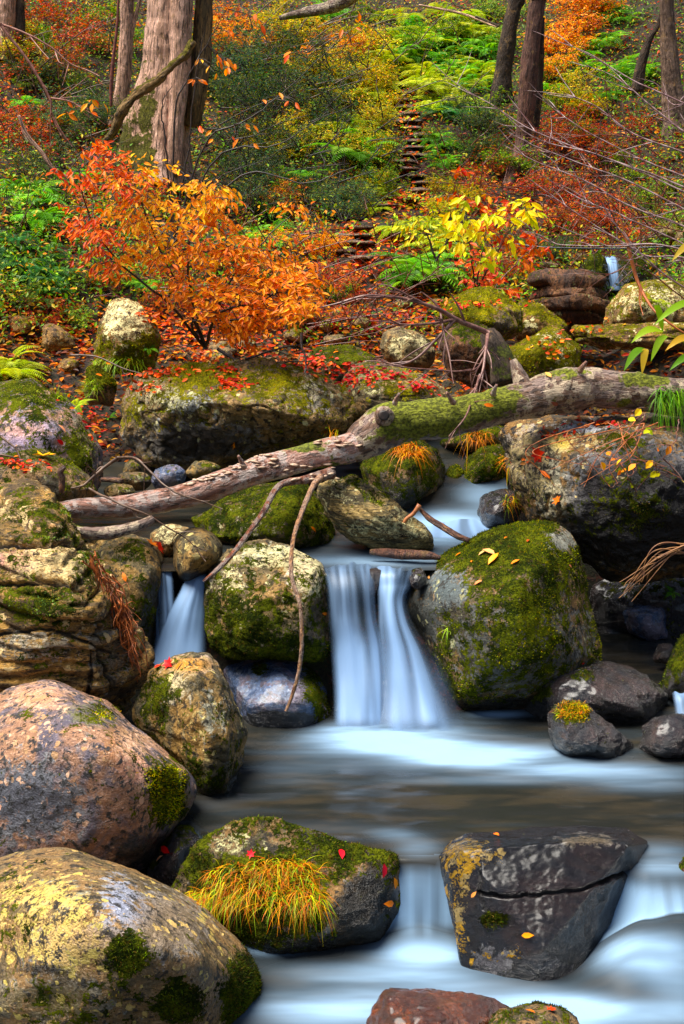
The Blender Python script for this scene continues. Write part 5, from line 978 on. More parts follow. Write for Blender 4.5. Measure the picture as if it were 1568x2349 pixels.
# leaf litter and low ground cover: nobody could count it
def cover(name, n, y0, y1, size, pals, zone, lift, tpl, seed, upr=.3):
    rng = np.random.default_rng(seed); px = rng.uniform(-250, 1820, n); py = rng.uniform(y0, y1, n)
    V = ray_ground(px, py); w_ = zone(px, py, V); keep = rng.uniform(0, 1, n) < w_[0]; V = V[keep]; t = w_[1][keep]; m = len(V)
    ci = (rng.uniform(0, 1, m) < t).astype(int)
    C = np.where(ci[:, None] == 0, pal(rng, pals[0], m, .25), pal(rng, pals[1], m, .25))
    L = size*rng.uniform(.6, 1.3, m)
    V[:, 2] += rng.uniform(0, 1, m)**2*lift+.01
    v, f, c = leaves(V, rng.normal(0, 1, (m, 3))*[1, 1, upr]+[0, -.2, 0], rng.normal(0, .45, (m, 3))+[0, -.3, 1], L, L*.55, C, tpl)
    o = obj(name, mesh(name, v, f, LEAFM, {'col': c}, False)); tag(o, kind='stuff'); return o
def zs(blobs):
    def f(px, py):
        o = 0
        for (bx, by, rx, ry, v) in blobs: o = o + v*np.exp(-(((px-bx)/rx)**2+((py-by)/ry)**2))
        return o
    return f
redz = zs([(880, 600, 160, 120, 1.2), (60, 280, 200, 160, .7), (150, 760, 250, 60, .9), (1350, 350, 220, 90, .9), (1350, 500, 250, 60, .9), (860, 720, 250, 60, 1), (1110, 20, 120, 40, .6), (940, 240, 60, 60, .6), (650, 720, 200, 60, .8), (500, 780, 250, 50, .8)])
o = cover('leaf_litter', 70000, -160, 1060, .062, [[(.22, .045, .012), (.42, .12, .015), (.10, .03, .01), (.60, .26, .02), (.20, .11, .03)], [(.74, .10, .010), (.50, .04, .008), (.85, .26, .012), (.26, .03, .01), (.55, .20, .03)]],
          lambda px, py, V: (np.clip(.55+.5*redz(px, py)+.5*fbm(V, 1.2, 3, 5), 0, 1), np.clip(.15+.7*redz(px, py)+.3*fbm(V, .9, 2, 6), 0, 1)), .03, LEAF, 401)
o['label'] = 'red and brown fallen leaves covering the slope'
o = cover('ground_cover', 125000, -160, 800, .047, [[(.12, .28, .015), (.07, .16, .012), (.20, .38, .015), (.04, .09, .012)], [(.46, .42, .015), (.60, .42, .015), (.26, .38, .015), (.66, .26, .012)]],
          lambda px, py, V: (np.clip(.75-.75*redz(px, py)+.7*fbm(V, .8, 3, 7), 0, 1)*(1-.93*(np.abs(px-np.interp(py, [180, 330, 470, 500, 600], [922, 948, 950, 860, 815])) < 40)*(py > 170)*(py < 610)), np.clip(.22+.5*zs([(850, 200, 150, 200, 1), (1000, 500, 120, 100, 1)])(px, py)+.6*fbm(V, .7, 2, 8), 0, 1)), .34, DIAM, 403, .8)
o['label'] = 'low green and yellow undergrowth on the slope'

# ------------------------------------------------------------------ the big autumn shrub and other leafy sprays
def spray_parts(rng, lines, Lf, a, b, n, ls, cols, sidew=.09, down=.55, rr=.0035, jit=.03, w=.5):
    """a twig from a to b carrying side twigs and alternate leaves"""
    a = np.array(a, float); b = np.array(b, float); L = np.linalg.norm(b-a)
    mid = (a+b)/2+[0, 0, .06*L]; ln = spline(np.array([a, mid, b]), 9); lines.append((ln, np.linspace(rr, rr*.3, 9)))
    t = nrm((b-a)[None])[0]; sd_ = nrm(np.cross(t, [0, 0, 1])[None])[0]
    tw = [ln[2:]]
    for k in range(3):
        i = rng.integers(2, 7); sg = rng.choice([-1, 1]); e = ln[i]+sd_*sg*sidew*rng.uniform(.7, 1.9)+t*sidew*rng.uniform(.4, 1.2)+[0, 0, rng.uniform(-.4, .15)*sidew]
        q = spline(np.array([ln[i], (ln[i]+e)/2+[0, 0, .01], e]), 6); lines.append((q, np.linspace(rr*.6, rr*.2, 6))); tw.append(q[1:])
    tw = np.concatenate(tw); c = tw[rng.integers(0, len(tw), n)]+rng.normal(0, jit*.4, (n, 3))
    sg = rng.choice([-1, 1], n)[:, None]
    dr = sd_*sg*.6+t*.5+np.array([0, 0, -down])+rng.normal(0, .3, (n, 3))
    nn = np.array([0, -.75, .65])+rng.normal(0, .45, (n, 3)); Ls = ls*rng.uniform(.6, 1.2, n)
    Lf.append(leaves(c, dr, nn, Ls, Ls*w, pal(rng, cols, n, .14), LEAF))
def shrub(name, label, base, stems, targets, seed, mat=TWIGD, group=None, ls=.06, cat='shrub', wide=.5, rstem=.012, leafm=None, n0=20):
    """base and stems in px/py/Y; targets (px,py,Y,n,colours)"""
    rng = np.random.default_rng(seed); lines, Lf = [], []
    L = P(*base); sp = []
    for st in stems:
        a = np.array(st, float); q = spline(P(a[:, 0], a[:, 1], a[:, 2]), 26); q = q+rng.normal(0, .004, q.shape); lines.append((q, np.linspace(rstem, rstem*.25, 26))); sp.append(q[4:])
    sp = np.concatenate(sp)
    for (x, y, Y, n, cols) in targets:
        T = P(x, y, Y)+rng.normal(0, .02, 3); d = np.linalg.norm(sp-T, axis=1); d = d+np.where(np.abs(sp[:, 2]-T[2]) < .02, 0, 0)+np.abs(d-.28)*.8
        A = sp[np.argmin(d)]
        k = nrm((T-A)[None])[0]; spray_parts(rng, lines, Lf, A, T+k*.05, n, ls, cols, w=wide)
    t = thing(name, label, cat, L, group)
    V, F = tubes(lines, 5); obj('branches', mesh('branches', V-L, F, mat), (0, 0, 0), t)
    v, f, c = join(Lf); obj('leaves', mesh('leaves', v-L, f, leafm or LEAFM, {'col': c}, False), (0, 0, 0), t); return t
OY = [(.90, .42, .012), (.88, .52, .02), (.82, .32, .01)]; OO = [(.88, .27, .008), (.90, .36, .01), (.78, .17, .008)]; ORD_ = [(.82, .12, .006), (.65, .06, .006), (.85, .20, .008)]
YY = [(.80, .68, .02), (.62, .66, .02), (.88, .55, .015)]
rng = np.random.default_rng(5); tg = []
def fill(poly, n, cols, Y=9.2, m=22):
    poly = np.array(poly, float); x0, y0 = poly.min(0); x1, y1 = poly.max(0); k = 0
    while k < n:
        x, y = rng.uniform(x0, x1), rng.uniform(y0, y1); ins = False; j = len(poly)-1
        for i in range(len(poly)):
            if (poly[i, 1] > y) != (poly[j, 1] > y) and x < (poly[j, 0]-poly[i, 0])*(y-poly[i, 1])/(poly[j, 1]-poly[i, 1])+poly[i, 0]: ins = not ins
            j = i
        if ins: tg.append((x, y, Y+rng.normal(0, .22), m, cols)); k += 1
fill([(160, 340), (250, 330), (300, 400), (290, 480), (240, 560), (160, 560), (140, 430)], 34, ORD_, m=16)
fill([(250, 400), (340, 370), (420, 390), (520, 410), (540, 450), (430, 520), (460, 600), (330, 600), (250, 560), (240, 470)], 54, OY+[OO[0]], m=18)
fill([(400, 480), (520, 470), (560, 540), (600, 590), (730, 610), (720, 650), (620, 650), (500, 640), (420, 600)], 52, OO, m=18)
fill([(420, 640), (520, 650), (620, 690), (710, 690), (700, 730), (620, 745), (560, 785), (520, 770), (470, 720), (360, 670)], 60, OO+[ORD_[2]], m=18)
fill([(560, 640), (700, 600), (740, 660), (700, 740), (560, 740)], 44, OO, 8.95, m=18); fill([(150, 500), (260, 520), (250, 640), (190, 640)], 12, ORD_, m=14); fill([(640, 450), (720, 470), (700, 600), (640, 580)], 7, OO, m=10); fill([(220, 580), (400, 590), (420, 640), (240, 640)], 12, OO, m=14)
shrub('shrub', 'big orange red and yellow beech shrub spreading before the massive tree', (470, 800, 9.5),
      [[(470, 800, 9.6), (430, 700, 9.5), (380, 600, 9.4), (330, 480, 9.3), (300, 400, 9.2)], [(470, 800, 9.6), (440, 690, 9.4), (430, 560, 9.3), (470, 450, 9.2), (510, 400, 9.2)],
       [(470, 800, 9.6), (380, 690, 9.4), (270, 600, 9.3), (200, 480, 9.2), (175, 360, 9.1)], [(470, 800, 9.6), (500, 720, 9.3), (600, 690, 9.2), (720, 610, 9.1)],
       [(470, 800, 9.6), (500, 700, 9.4), (560, 600, 9.3), (680, 480, 9.3)], [(470, 800, 9.6), (440, 740, 9.4), (520, 735, 9.2), (620, 730, 9.1), (690, 720, 9.0)]], tg, 501, TWIGD, ls=.056, wide=.44, rstem=.011)
tg = []
fill([(1040, 560), (1060, 520), (1120, 560), (1200, 620), (1180, 680), (1100, 680), (1050, 640)], 10, ORD_, 11.4, 14)
fill([(1020, 360), (1080, 380), (1150, 430), (1250, 520), (1230, 600), (1100, 560), (1030, 470)], 26, ORD_+OO, 12.2, 16)
shrub('shrub', 'slender shrub with rows of hanging red orange leaves right of the path', (1110, 700, 11.6),
      [[(1110, 700, 11.6), (1090, 600, 12), (1060, 480, 12), (1030, 380, 12)], [(1110, 700, 11.6), (1140, 580, 12), (1190, 480, 12)], [(1110, 700, 11.6), (1150, 640, 11.8), (1230, 560, 12)]], tg, 503, TWIGR, ls=.075, rstem=.01)
tg = []
for (x, y0, y1) in [(1062, 455, 560), (1055, 480, 540), (1108, 520, 600), (1122, 500, 590), (1195, 470, 500), (1175, 490, 540), (1205, 468, 490)]:
    for k in range(3): tg.append((x+rng.normal(0, 6), y0+(y1-y0)*k/2, 11.2+rng.normal(0, .05), 9, YY))
shrub('shrub', 'thin sapling with big bright yellow hanging leaves before the split foot tree', (1090, 670, 11.4),
      [[(1090, 670, 11.4), (1080, 580, 11.3), (1065, 450, 11.2)], [(1090, 670, 11.4), (1110, 560, 11.3), (1120, 490, 11.2)], [(1090, 670, 11.4), (1140, 580, 11.3), (1205, 465, 11.2)]], tg, 505, TWIGD, ls=.10, rstem=.008)
tg = []
for k in range(14): tg.append((rng.uniform(930, 1060), rng.uniform(480, 560), 12+rng.normal(0, .1), 10, YY+[(.36, .5, .02)]))
shrub('shrub', 'low yellow green shrub above the bright fern clump', (1000, 600, 12), [[(1000, 600, 12), (980, 540, 12), (950, 480, 12)], [(1000, 600, 12), (1030, 540, 12), (1050, 490, 12)]], tg, 507, TWIGD, ls=.07)
# sparse orange leaves hanging on fine dark twigs round the massive tree
tg = []
for (x, y) in [(805, 45), (840, 60), (690, 130), (495, 130), (520, 155), (450, 145), (455, 195), (415, 470), (210, 245), (475, 300), (540, 290), (555, 300), (400, 620), (705, 545), (650, 220), (520, 130), (547, 95), (595, 55), (240, 230), (207, 250)]:
    tg.append((x, y, 10.5, 4, ORD_+OO))
shrub('shrub', 'nearly bare dark shrub with a few orange leaves in front of the massive tree', (395, 560, 10.6),
      [[(395, 560, 10.6), (400, 270, 10.6), (430, 180, 10.6), (480, 90, 10.5), (520, 20, 10.5)], [(395, 560, 10.6), (470, 330, 10.6), (560, 280, 10.5), (640, 220, 10.5), (760, 110, 10.5)],
       [(395, 560, 10.6), (380, 330, 10.6), (370, 250, 10.6), (395, 190, 10.6)], [(395, 560, 10.6), (500, 360, 10.6), (640, 330, 10.5), (760, 250, 10.5)], [(395, 560, 10.6), (430, 350, 10.6), (445, 200, 10.6), (470, 60, 10.6)],
       [(395, 560, 10.6), (560, 400, 10.5), (700, 420, 10.4), (820, 380, 10.4)], [(395, 560, 10.6), (300, 420, 10.6), (220, 330, 10.6), (200, 240, 10.6)]], tg, 509, TWIGD, ls=.075, rstem=.009)

# bare twigs
def twigs(name, label, lines_px, mat, seed, sub=4, sublen=60, cat='twigs', rpx=2.2, wob=.006, parts=None, group=None, subdir=None):
    rng = np.random.default_rng(seed); lines = []
    for l in lines_px:
        a = np.array(l, float); rp = a[0, 3] if a.shape[1] > 3 else rpx
        q = spline(P(a[:, 0], a[:, 1], a[:, 2]), 30); Y = a[0, 2]; q = q+wob*fbm(q, 6, 2, seed+len(lines))[:, None]*[1, 1, 1]
        lines.append((q, np.linspace(rp, rp*.3, 30)*Y/FP)); t = nrm(np.gradient(q, axis=0))
        for k in range(sub):
            i = rng.integers(5, 27); L_ = sublen*rng.uniform(.4, 1.3)*Y/FP; dv = t[i]*.9+rng.normal(0, .45, 3)
            e = q[i]+nrm(dv[None])[0]*L_; m_ = spline(np.array([q[i], (q[i]+e)/2+rng.normal(0, .01, 3), e]), 8); lines.append((m_, np.linspace(rp*.5, rp*.18, 8)*Y/FP))
    V, F = tubes(lines, 6); c = V.mean(0); o = obj(name, mesh(name, V-c, F, mat), c); return tag(o, label, cat, group)
RT = []
for l in ([(1640, 270), (1568, 237), (1454, 185), (1334, 117), (1214, 70)], [(1640, 460), (1568, 430), (1484, 395), (1334, 345), (1214, 295), (1129, 240), (1050, 195), (984, 135)],
          [(1640, 470), (1568, 440), (1484, 400), (1359, 350), (1234, 320), (1134, 240)], [(1640, 520), (1568, 480), (1450, 420), (1330, 375), (1230, 335), (1160, 300)],
          [(1640, 560), (1568, 520), (1440, 470), (1330, 410), (1230, 370), (1150, 330)], [(1640, 430), (1568, 405), (1440, 350), (1330, 290), (1224, 215)],
          [(1640, 640), (1568, 590), (1484, 587), (1409, 545), (1309, 480), (1214, 410)], [(1640, 610), (1568, 560), (1440, 500), (1320, 450), (1240, 400)],
          [(1640, 330), (1568, 300), (1480, 230), (1400, 170), (1300, 140)], [(1640, 380), (1568, 350), (1460, 310), (1360, 240), (1290, 215)],
          [(1640, 700), (1540, 640), (1450, 560), (1380, 470)], [(1640, 590), (1500, 560), (1400, 565), (1280, 560), (1200, 530)]):
    RT.append([(x, y, 7.6+(1568-x)*.001, 2.6) for x, y in l])
twigs('bare_branches', 'fan of long bare wet twigs reaching in from the right edge', RT, twig_mat('twig_violet', (.15, .07, .07), (.36, .24, .23), .35), 601, 7, 110, 'branches')
RT2 = [[(x+rng.normal(0, 25), y+rng.normal(0, 25), 8.4, 1.8) for x, y in l] for l in ([(1640, 540), (1450, 430), (1300, 330), (1180, 300)], [(1640, 420), (1500, 380), (1380, 260), (1300, 160)], [(1640, 650), (1480, 480), (1380, 420), (1250, 400)], [(1640, 350), (1450, 330), (1300, 350), (1180, 330)], [(1640, 500), (1520, 440), (1440, 300), (1420, 200)], [(1640, 720), (1500, 620), (1380, 580), (1200, 600)])]
twigs('bare_branches', 'finer reddish twigs tangled behind the fan at the right edge', RT2, TWIGR, 603, 10, 120, 'branches')
twigs('branch', 'smooth orange brown branch curving down at the right edge beside the pale boulder', [[(1440, 560, 8.2, 5), (1462, 640, 8.2, 5), (1490, 700, 8.1, 5), (1540, 745, 8.0, 5), (1620, 790, 8.0, 6)], [(1440, 560, 8.2, 4), (1425, 500, 8.2, 3), (1420, 420, 8.2, 2)]], twig_mat('orange_branch', (.55, .16, .04), (.38, .10, .03), .35), 605, 2, 60, 'branch')
twigs('dead_branch', 'bare dark dead branch with many drooping twigs above the middle of the log',
      [[(1118, 765, 8.7, 7), (1044, 732, 8.6, 6), (974, 697, 8.5, 5), (859, 677, 8.4, 3), (784, 690, 8.4, 2)], [(1044, 732, 8.6, 5), (1004, 775, 8.5, 4), (940, 830, 8.4, 3), (850, 840, 8.4, 2)], [(1118, 765, 8.7, 5), (1115, 800, 8.5, 4), (1100, 870, 8.3, 3), (1060, 930, 8.1, 2)],
       [(1118, 765, 8.7, 4), (1108, 850, 8.4, 3), (1098, 900, 8.3, 2)], [(1044, 732, 8.6, 4), (960, 745, 8.4, 3), (840, 735, 8.3, 2)], [(1110, 820, 8.5, 3), (1080, 850, 8.4, 3), (960, 845, 8.3, 2), (900, 835, 8.3, 2)], [(1100, 860, 8.4, 3), (1070, 950, 7.5, 2), (1030, 1000, 7.4, 1.5)],
       [(1010, 715, 8.6, 3), (1030, 820, 8.4, 2), (1040, 880, 8.3, 2)], [(974, 697, 8.5, 3), (900, 660, 8.4, 2), (860, 650, 8.4, 1.5)]], twig_mat('dead_wood', (.14, .06, .05), (.26, .13, .10), .4), 607, 6, 80, 'branch')
twigs('branch', 'thin dead twig arching over the left half of the log', [[(270, 1050, 7.4, 3.5), (310, 1052, 7.2, 4), (350, 1088, 7.1, 4), (400, 1128, 7.0, 3.5), (450, 1146, 7.0, 3), (510, 1168, 7.0, 2)], [(270, 1050, 7.4, 5), (235, 1075, 7.4, 7), (195, 1110, 7.3, 6), (175, 1125, 7.3, 4)], [(205, 1120, 7.2, 3), (260, 1150, 6.95, 3), (320, 1175, 6.9, 3), (385, 1210, 6.9, 3), (430, 1240, 6.9, 2.5), (470, 1290, 6.85, 2)]], TWIG, 609, 5, 50, 'branch')
twigs('branch', 'thin forked dead branch lying over the left edge boulder', [[(-20, 1040, 7.3, 3), (30, 1050, 7.3, 4), (45, 1075, 7.3, 3.5), (60, 1105, 7.2, 3)], [(0, 1000, 7.4, 3), (35, 1030, 7.35, 3), (50, 1060, 7.3, 4)]], TWIG, 611, 3, 40, 'branch')
twigs('branch', 'long pale reddish branch drooping from the top left corner', [[(0, 55, 10.5, 4), (30, 95, 10.5, 4), (75, 155, 10.5, 3.5), (115, 225, 10.5, 3.5), (118, 260, 10.5, 3), (140, 310, 10.5, 2.5)], [(0, 55, 10.5, 3), (90, 90, 10.5, 3), (160, 145, 10.5, 2.5), (200, 160, 10.5, 1.5)], [(115, 225, 10.5, 2.5), (160, 235, 10.5, 2.5), (215, 255, 10.5, 2)]], twig_mat('rosy_twig', (.45, .20, .14), (.25, .10, .07)), 613, 5, 70, 'branch')
twigs('branch', 'dark crooked root reaching down behind the long boulder top', [[(690, 765, 9.1, 4), (692, 795, 9.0, 4), (700, 820, 8.9, 4), (700, 855, 8.8, 4)]], TWIGD, 615, 2, 40, 'branch')
twigs('branch', 'thin brown stick lying across the leaves above the long boulder', [[(160, 815, 9.3, 3), (220, 820, 9.2, 3), (280, 845, 9.1, 3), (325, 860, 9.0, 2)]], TWIG, 617, 2, 40, 'branch')
twigs('branch', 'dark fallen twig above the right end of the long boulder', [[(500, 800, 9.3, 4), (550, 830, 9.2, 4), (620, 832, 9.2, 3.5), (700, 828, 9.2, 3)], [(560, 825, 9.2, 3), (640, 800, 9.2, 2.5), (700, 790, 9.2, 2)]], TWIGD, 619, 3, 50, 'branch')
# fine twiggery over the slope
for lab, (x0, x1, y0, y1), mt, n_, sd2 in [('web of fine dark bare twigs in the thicket right of the massive tree', (450, 880, 120, 520), TWIGD, 70, 621), ('web of fine reddish twigs below the dark leaning tree', (1000, 1300, 330, 640), TWIGR, 40, 623), ('tangle of thin brown twigs on the leaf strewn ground below the path', (650, 1000, 620, 830), TWIGR, 46, 625),
                                  ('web of fine brown twigs over the yellow bushes at the top', (560, 1100, -20, 260), TWIG, 50, 641), ('tangle of orange brown twigs under and right of the big shrub', (300, 900, 520, 800), TWIGR, 60, 643),
                                  ('tangle of thin brown twigs on the bank left of the slender tree', (0, 260, 60, 560), TWIG, 34, 627), ('red twigs standing behind the pale boulder at the right edge', (1250, 1568, 420, 640), TWIGR, 50, 629)]:
    ls_ = []
    for k in range(n_):
        x, y = rng.uniform(x0, x1), rng.uniform(y0, y1); g0 = ray_ground(x, y+40)[0]; Y = g0[1]-.25; az = rng.uniform(-1.2, 1.2)+(-.5 if x > 1000 else .4); ln = rng.uniform(60, 170)
        ls_.append([(x, y, Y, 1.6), (x+math.sin(az)*ln*.5, y-math.cos(az)*ln*.35, Y-.05, 1.3), (x+math.sin(az)*ln, y-math.cos(az)*ln*.6, Y-.05, 1)])
    tag(twigs('bare_twigs', lab, ls_, mt, sd2, 3, 50, 'twigs'), kind='stuff')
# hanging orange roots beside the layered rock
ls_ = []
for k in range(44):
    t0 = rng.uniform(0, .6); L_ = [(205, 1265), (235, 1315), (262, 1370), (285, 1430), (305, 1490), (325, 1545)]; a = spline(np.array(L_, float), 20); i0 = int(t0*20); i1 = min(19, i0+rng.integers(4, 14)); o_ = rng.normal(0, 9, 2)
    seg_ = a[i0:i1+1:max(1, (i1-i0)//3)]; 
    if len(seg_) > 1: ls_.append([(x+o_[0]+rng.normal(0, 7), y+o_[1]+rng.normal(0, 7), 6.22+rng.normal(0, .03), 2.2) for x, y in seg_])
twigs('hanging_roots', 'matted orange roots hanging down the right side of the layered rock', ls_, ROOTM, 631, 3, 40, 'roots')
ls_ = [[(1290+rng.normal(0, 10)+250*rng.uniform(.2, 1), 960+rng.uniform(0, 20), 7.5, 1.6), (1330+rng.normal(0, 90), 1000+rng.uniform(0, 60), 7.35, 1.5), (1350+rng.normal(0, 90), 1060+rng.uniform(0, 60), 7.3, 1)] for k in range(10)]
twigs('hanging_roots', 'thin reddish rootlets trailing from the log down the overhanging rock', ls_, ROOTM, 633, 2, 40, 'roots')
ls_ = [[(1568+rng.uniform(0, 30), 1250+rng.uniform(-10, 20), 7.0, 2), (1510+rng.normal(0, 10), 1280+rng.normal(0, 12), 6.98, 1.8), (1440+rng.normal(0, 20), 1345+rng.normal(0, 14), 6.98, 1)] for k in range(9)]
twigs('dry_grass', 'dry reddish grass stalks leaning in from the right edge under the overhang', ls_, twig_mat('dry_stalk', (.40, .18, .06), (.22, .09, .04)), 635, 1, 40, 'grass')

# vine with yellow leaves on the overhanging rock
tg = [(1500, 1075, 7.1, 2, YY), (1448, 1105, 7.1, 1, YY), (1470, 1050, 7.1, 3, OY), (1455, 960, 7.1, 2, YY), (1490, 985, 7.1, 2, YY), (1430, 1060, 7.1, 3, OO), (1370, 1070, 7.1, 2, OO), (1540, 1040, 7.1, 2, OO), (1560, 1080, 7.1, 2, YY)]
shrub('vine', 'trailing vine with yellow heart shaped leaves over the overhanging rock', (1480, 950, 7.3),
      [[(1480, 950, 7.3), (1460, 1000, 7.12), (1465, 1060, 7.1), (1440, 1095, 7.1), (1400, 1120, 7.1)], [(1560, 960, 7.2), (1540, 1030, 7.1), (1490, 1070, 7.1)], [(1480, 950, 7.3), (1440, 970, 7.15), (1380, 1010, 7.15), (1330, 1070, 7.2)]], tg, 511, TWIGR, ls=.05, cat='vine', wide=.8, rstem=.004)
# bamboo grass at the right edge
def lance(label, spec, col, seed, group=None):
    rng = np.random.default_rng(seed); V, D_, L_, C_ = [], [], [], []; parts = []
    for (x0, y0, x1, y1, Y) in spec:
        a, b = P(x0, y0, Y), P(x1, y1, Y-.05); n = 8; t = np.linspace(0, 1, n); c = a+(b-a)*t[:, None]+np.array([0, 0, 1])*.04*np.sin(t*math.pi)[:, None]
        wd = .02*np.sin(np.clip(t*1.02+.03, 0, 1)*math.pi)**.6; sdv = nrm(np.cross(b-a, [0, -.8, .5])[None])[0]
        vv = np.concatenate([c+sdv*wd[:, None], c-[0, 0, .004], c-sdv*wd[:, None]]); F = []
        for i in range(n-1): F += [[i, i+1, n+i+1, n+i], [n+i, n+i+1, 2*n+i+1, 2*n+i]]
        parts.append((vv, [np.array(F)], np.tile(pal(rng, col, 1, .15), (len(vv), 1))))
    V, F, C = join(parts); c = V.mean(0); o = obj('bamboo_grass', mesh('bamboo_grass', V-c, F, LEAFM, {'col': C}), c); return tag(o, label, 'bamboo grass', group)
lance('long pointed green bamboo grass leaves sticking up behind the log at the right edge', [(1480, 800, 1430, 852, 7.6), (1482, 800, 1472, 860, 7.6), (1520, 760, 1447, 787, 7.6), (1530, 770, 1492, 830, 7.6), (1600, 780, 1525, 805, 7.6), (1610, 820, 1535, 850, 7.6), (1520, 760, 1500, 700, 7.7), (1610, 690, 1500, 745, 7.6), (1610, 560, 1540, 600, 7.6)],
      [(.16, .42, .03), (.30, .50, .04), (.60, .45, .06)], 701)

# ------------------------------------------------------------------ tufts, ferns and leaves on the rocks
def ribbons(root, d0, L, W, droop, C, n=6):
    root, d0 = np.asarray(root, float), nrm(np.asarray(d0, float)); N = len(root); t = np.linspace(0, 1, n)[None, :, None]
    L = np.broadcast_to(L, (N,))[:, None, None]; c = root[:, None]+d0[:, None]*L*t-np.array([0, 0, 1.])*L*np.reshape(droop, (-1, 1, 1))*t*t
    sd_ = nrm(np.cross(d0, [0, 0, 1.])+1e-6)[:, None]; w = np.broadcast_to(W, (N,))[:, None, None]*(1-t**1.6*.92)
    V = np.stack([c+sd_*w, c-sd_*w], 2).reshape(-1, 3); b = (np.arange(N)*n*2)[:, None]; i = np.arange(n-1)[None]*2
    F = np.stack([b+i, b+i+1, b+i+3, b+i+2], -1).reshape(-1, 4)
    return V, [F], np.repeat(np.asarray(C)[:, None], n*2, 1).reshape(-1, 3)
def tuft(label, spots, n, Lm, cols, seed, droop=.9, up=.6, name='sedge_tuft', w=.0016, group=None, cat='grass tuft', tipc=None):
    rng = np.random.default_rng(seed); R_, D_ = [], []
    k = 0
    while len(R_) < n and k < n*4:
        k += 1; (x, y, rx, ry) = spots[rng.integers(0, len(spots))]; a = rng.uniform(0, 6.28); q = math.sqrt(rng.uniform(0, 1))
        h = hit(x+rx*q*math.cos(a), y+ry*q*math.sin(a), True)
        if h is None: continue
        R_.append(h[0]-h[1]*.004); D_.append(h[1]*.7+np.array([rng.normal(0, .8), rng.normal(-.15, .45), up*rng.uniform(.1, 1.5)]))
    if len(R_) < 3: print('no tuft', label); return
    R_, D_ = np.array(R_), np.array(D_); m = len(R_); Ls = Lm*rng.uniform(.5, 1.25, m)
    V, F, C = ribbons(R_, D_, Ls, w*rng.uniform(.5, 1.4, m), droop*rng.uniform(.35, 1.4, m), pal(rng, cols, m, .35))
    c = R_.mean(0); o = obj(name, mesh(name, V-c, F, LEAFM, {'col': C}, False), c); return tag(o, label, cat, group)
OS = [(.72, .22, .015), (.80, .30, .02), (.30, .42, .02), (.55, .12, .01), (.50, .46, .03)]
tuft('big tuft of orange and green sedge draped over the bottom centre boulder', [(560, 2010, 90, 28), (660, 2010, 75, 25), (520, 2050, 60, 30), (620, 2060, 100, 25), (700, 2060, 45, 30), (640, 1985, 70, 16), (470, 2065, 30, 20)], 1900, .10, OS+[(.18, .30, .02), (.30, .10, .02)], 801, 1.0, .5, w=.0013)
tuft('small green orange sedge fringe on the left shoulder of the sedge boulder', [(455, 2055, 22, 12)], 90, .05, [(.4, .5, .03), (.7, .35, .02)], 802)
tuft('orange grass tuft hanging on the dark rock under the log', [(935, 1035, 34, 16)], 260, .15, OS[:2]+[(.7, .4, .02)], 803, 1.3, .3, w=.0025)
tuft('orange grass tuft beside the knot, under the mossy part of the log', [(1095, 1000, 30, 14)], 110, .10, OS[:2], 804, 1.3, .4, w=.0022)
tuft('short orange grass growing at the right rim of the green mossy boulder', [(1155, 1060, 14, 16)], 60, .08, OS, 805, 1.2, .4, w=.002)
tuft('orange grass on the wet rock at the upper rapids', [(1168, 1150, 14, 18)], 70, .08, OS, 806, 1.2, .4, w=.002)
tuft('spiky orange grass tuft standing at the right end of the long boulder', [(755, 1000, 22, 8)], 60, .13, OS, 807, .5, 1.2, w=.0022)
tuft('orange moss tuft crowning the small wet rock at the pool edge', [(1308, 1628, 40, 22)], 420, .035, OS, 808, .7, .6, w=.0016)
tuft('single green grass tuft on the side of the round mossy boulder', [(1026, 1445, 5, 4)], 14, .06, [(.35, .5, .04)], 809, 1.1, .5, w=.0018)
tuft('green grass fringe hanging from the log at the right edge', [(1540, 905, 40, 18)], 200, .13, [(.10, .25, .02), (.2, .4, .02)], 810, 1.6, .1, w=.0022)
tuft('grass tuft between the left edge fern and the boulder', [(190, 890, 40, 20), (150, 900, 30, 20)], 160, .12, [(.2, .4, .02), (.4, .5, .02)], 811, .7, .8, w=.002)
tuft('dry orange grass beneath the pyramid rock', [(185, 735, 20, 10)], 60, .2, OS, 812, 1.2, .5, w=.003)
tuft('green grass around the mossy foot of the pyramid rock', [(290, 835, 80, 14)], 200, .1, [(.2, .36, .02), (.35, .45, .02)], 813, .9, .8, w=.0025)
# small ferns rooted on the rocks
def put_fern(x, y, size, k, label, group=None):
    h = hit(x, y)
    if h is None: return
    o = obj('fern', FERNS[k][int(x) % 3], h[0]); sc = size*h[0][1]/FP; o.scale = (sc, sc, sc); o.rotation_euler = (.5, 0, x); tag(o, label, 'fern', group)
put_fern(30, 830, 95, 'y', 'glowing yellow green fern standing on top of the left edge boulder'); put_fern(340, 800, 34, 'g', 'little green fern at the foot of the pyramid rock')
put_fern(175, 935, 55, 'y', 'low fern spreading right of the pinkish boulder'); put_fern(1540, 1360, 30, 'g', 'small green fern at the right edge under the overhang')
put_fern(1510, 700, 50, 'y', 'yellow fern on the pale boulder at the right edge'); put_fern(250, 960, 30, 'g', 'tiny fern in the gap left of the long boulder')

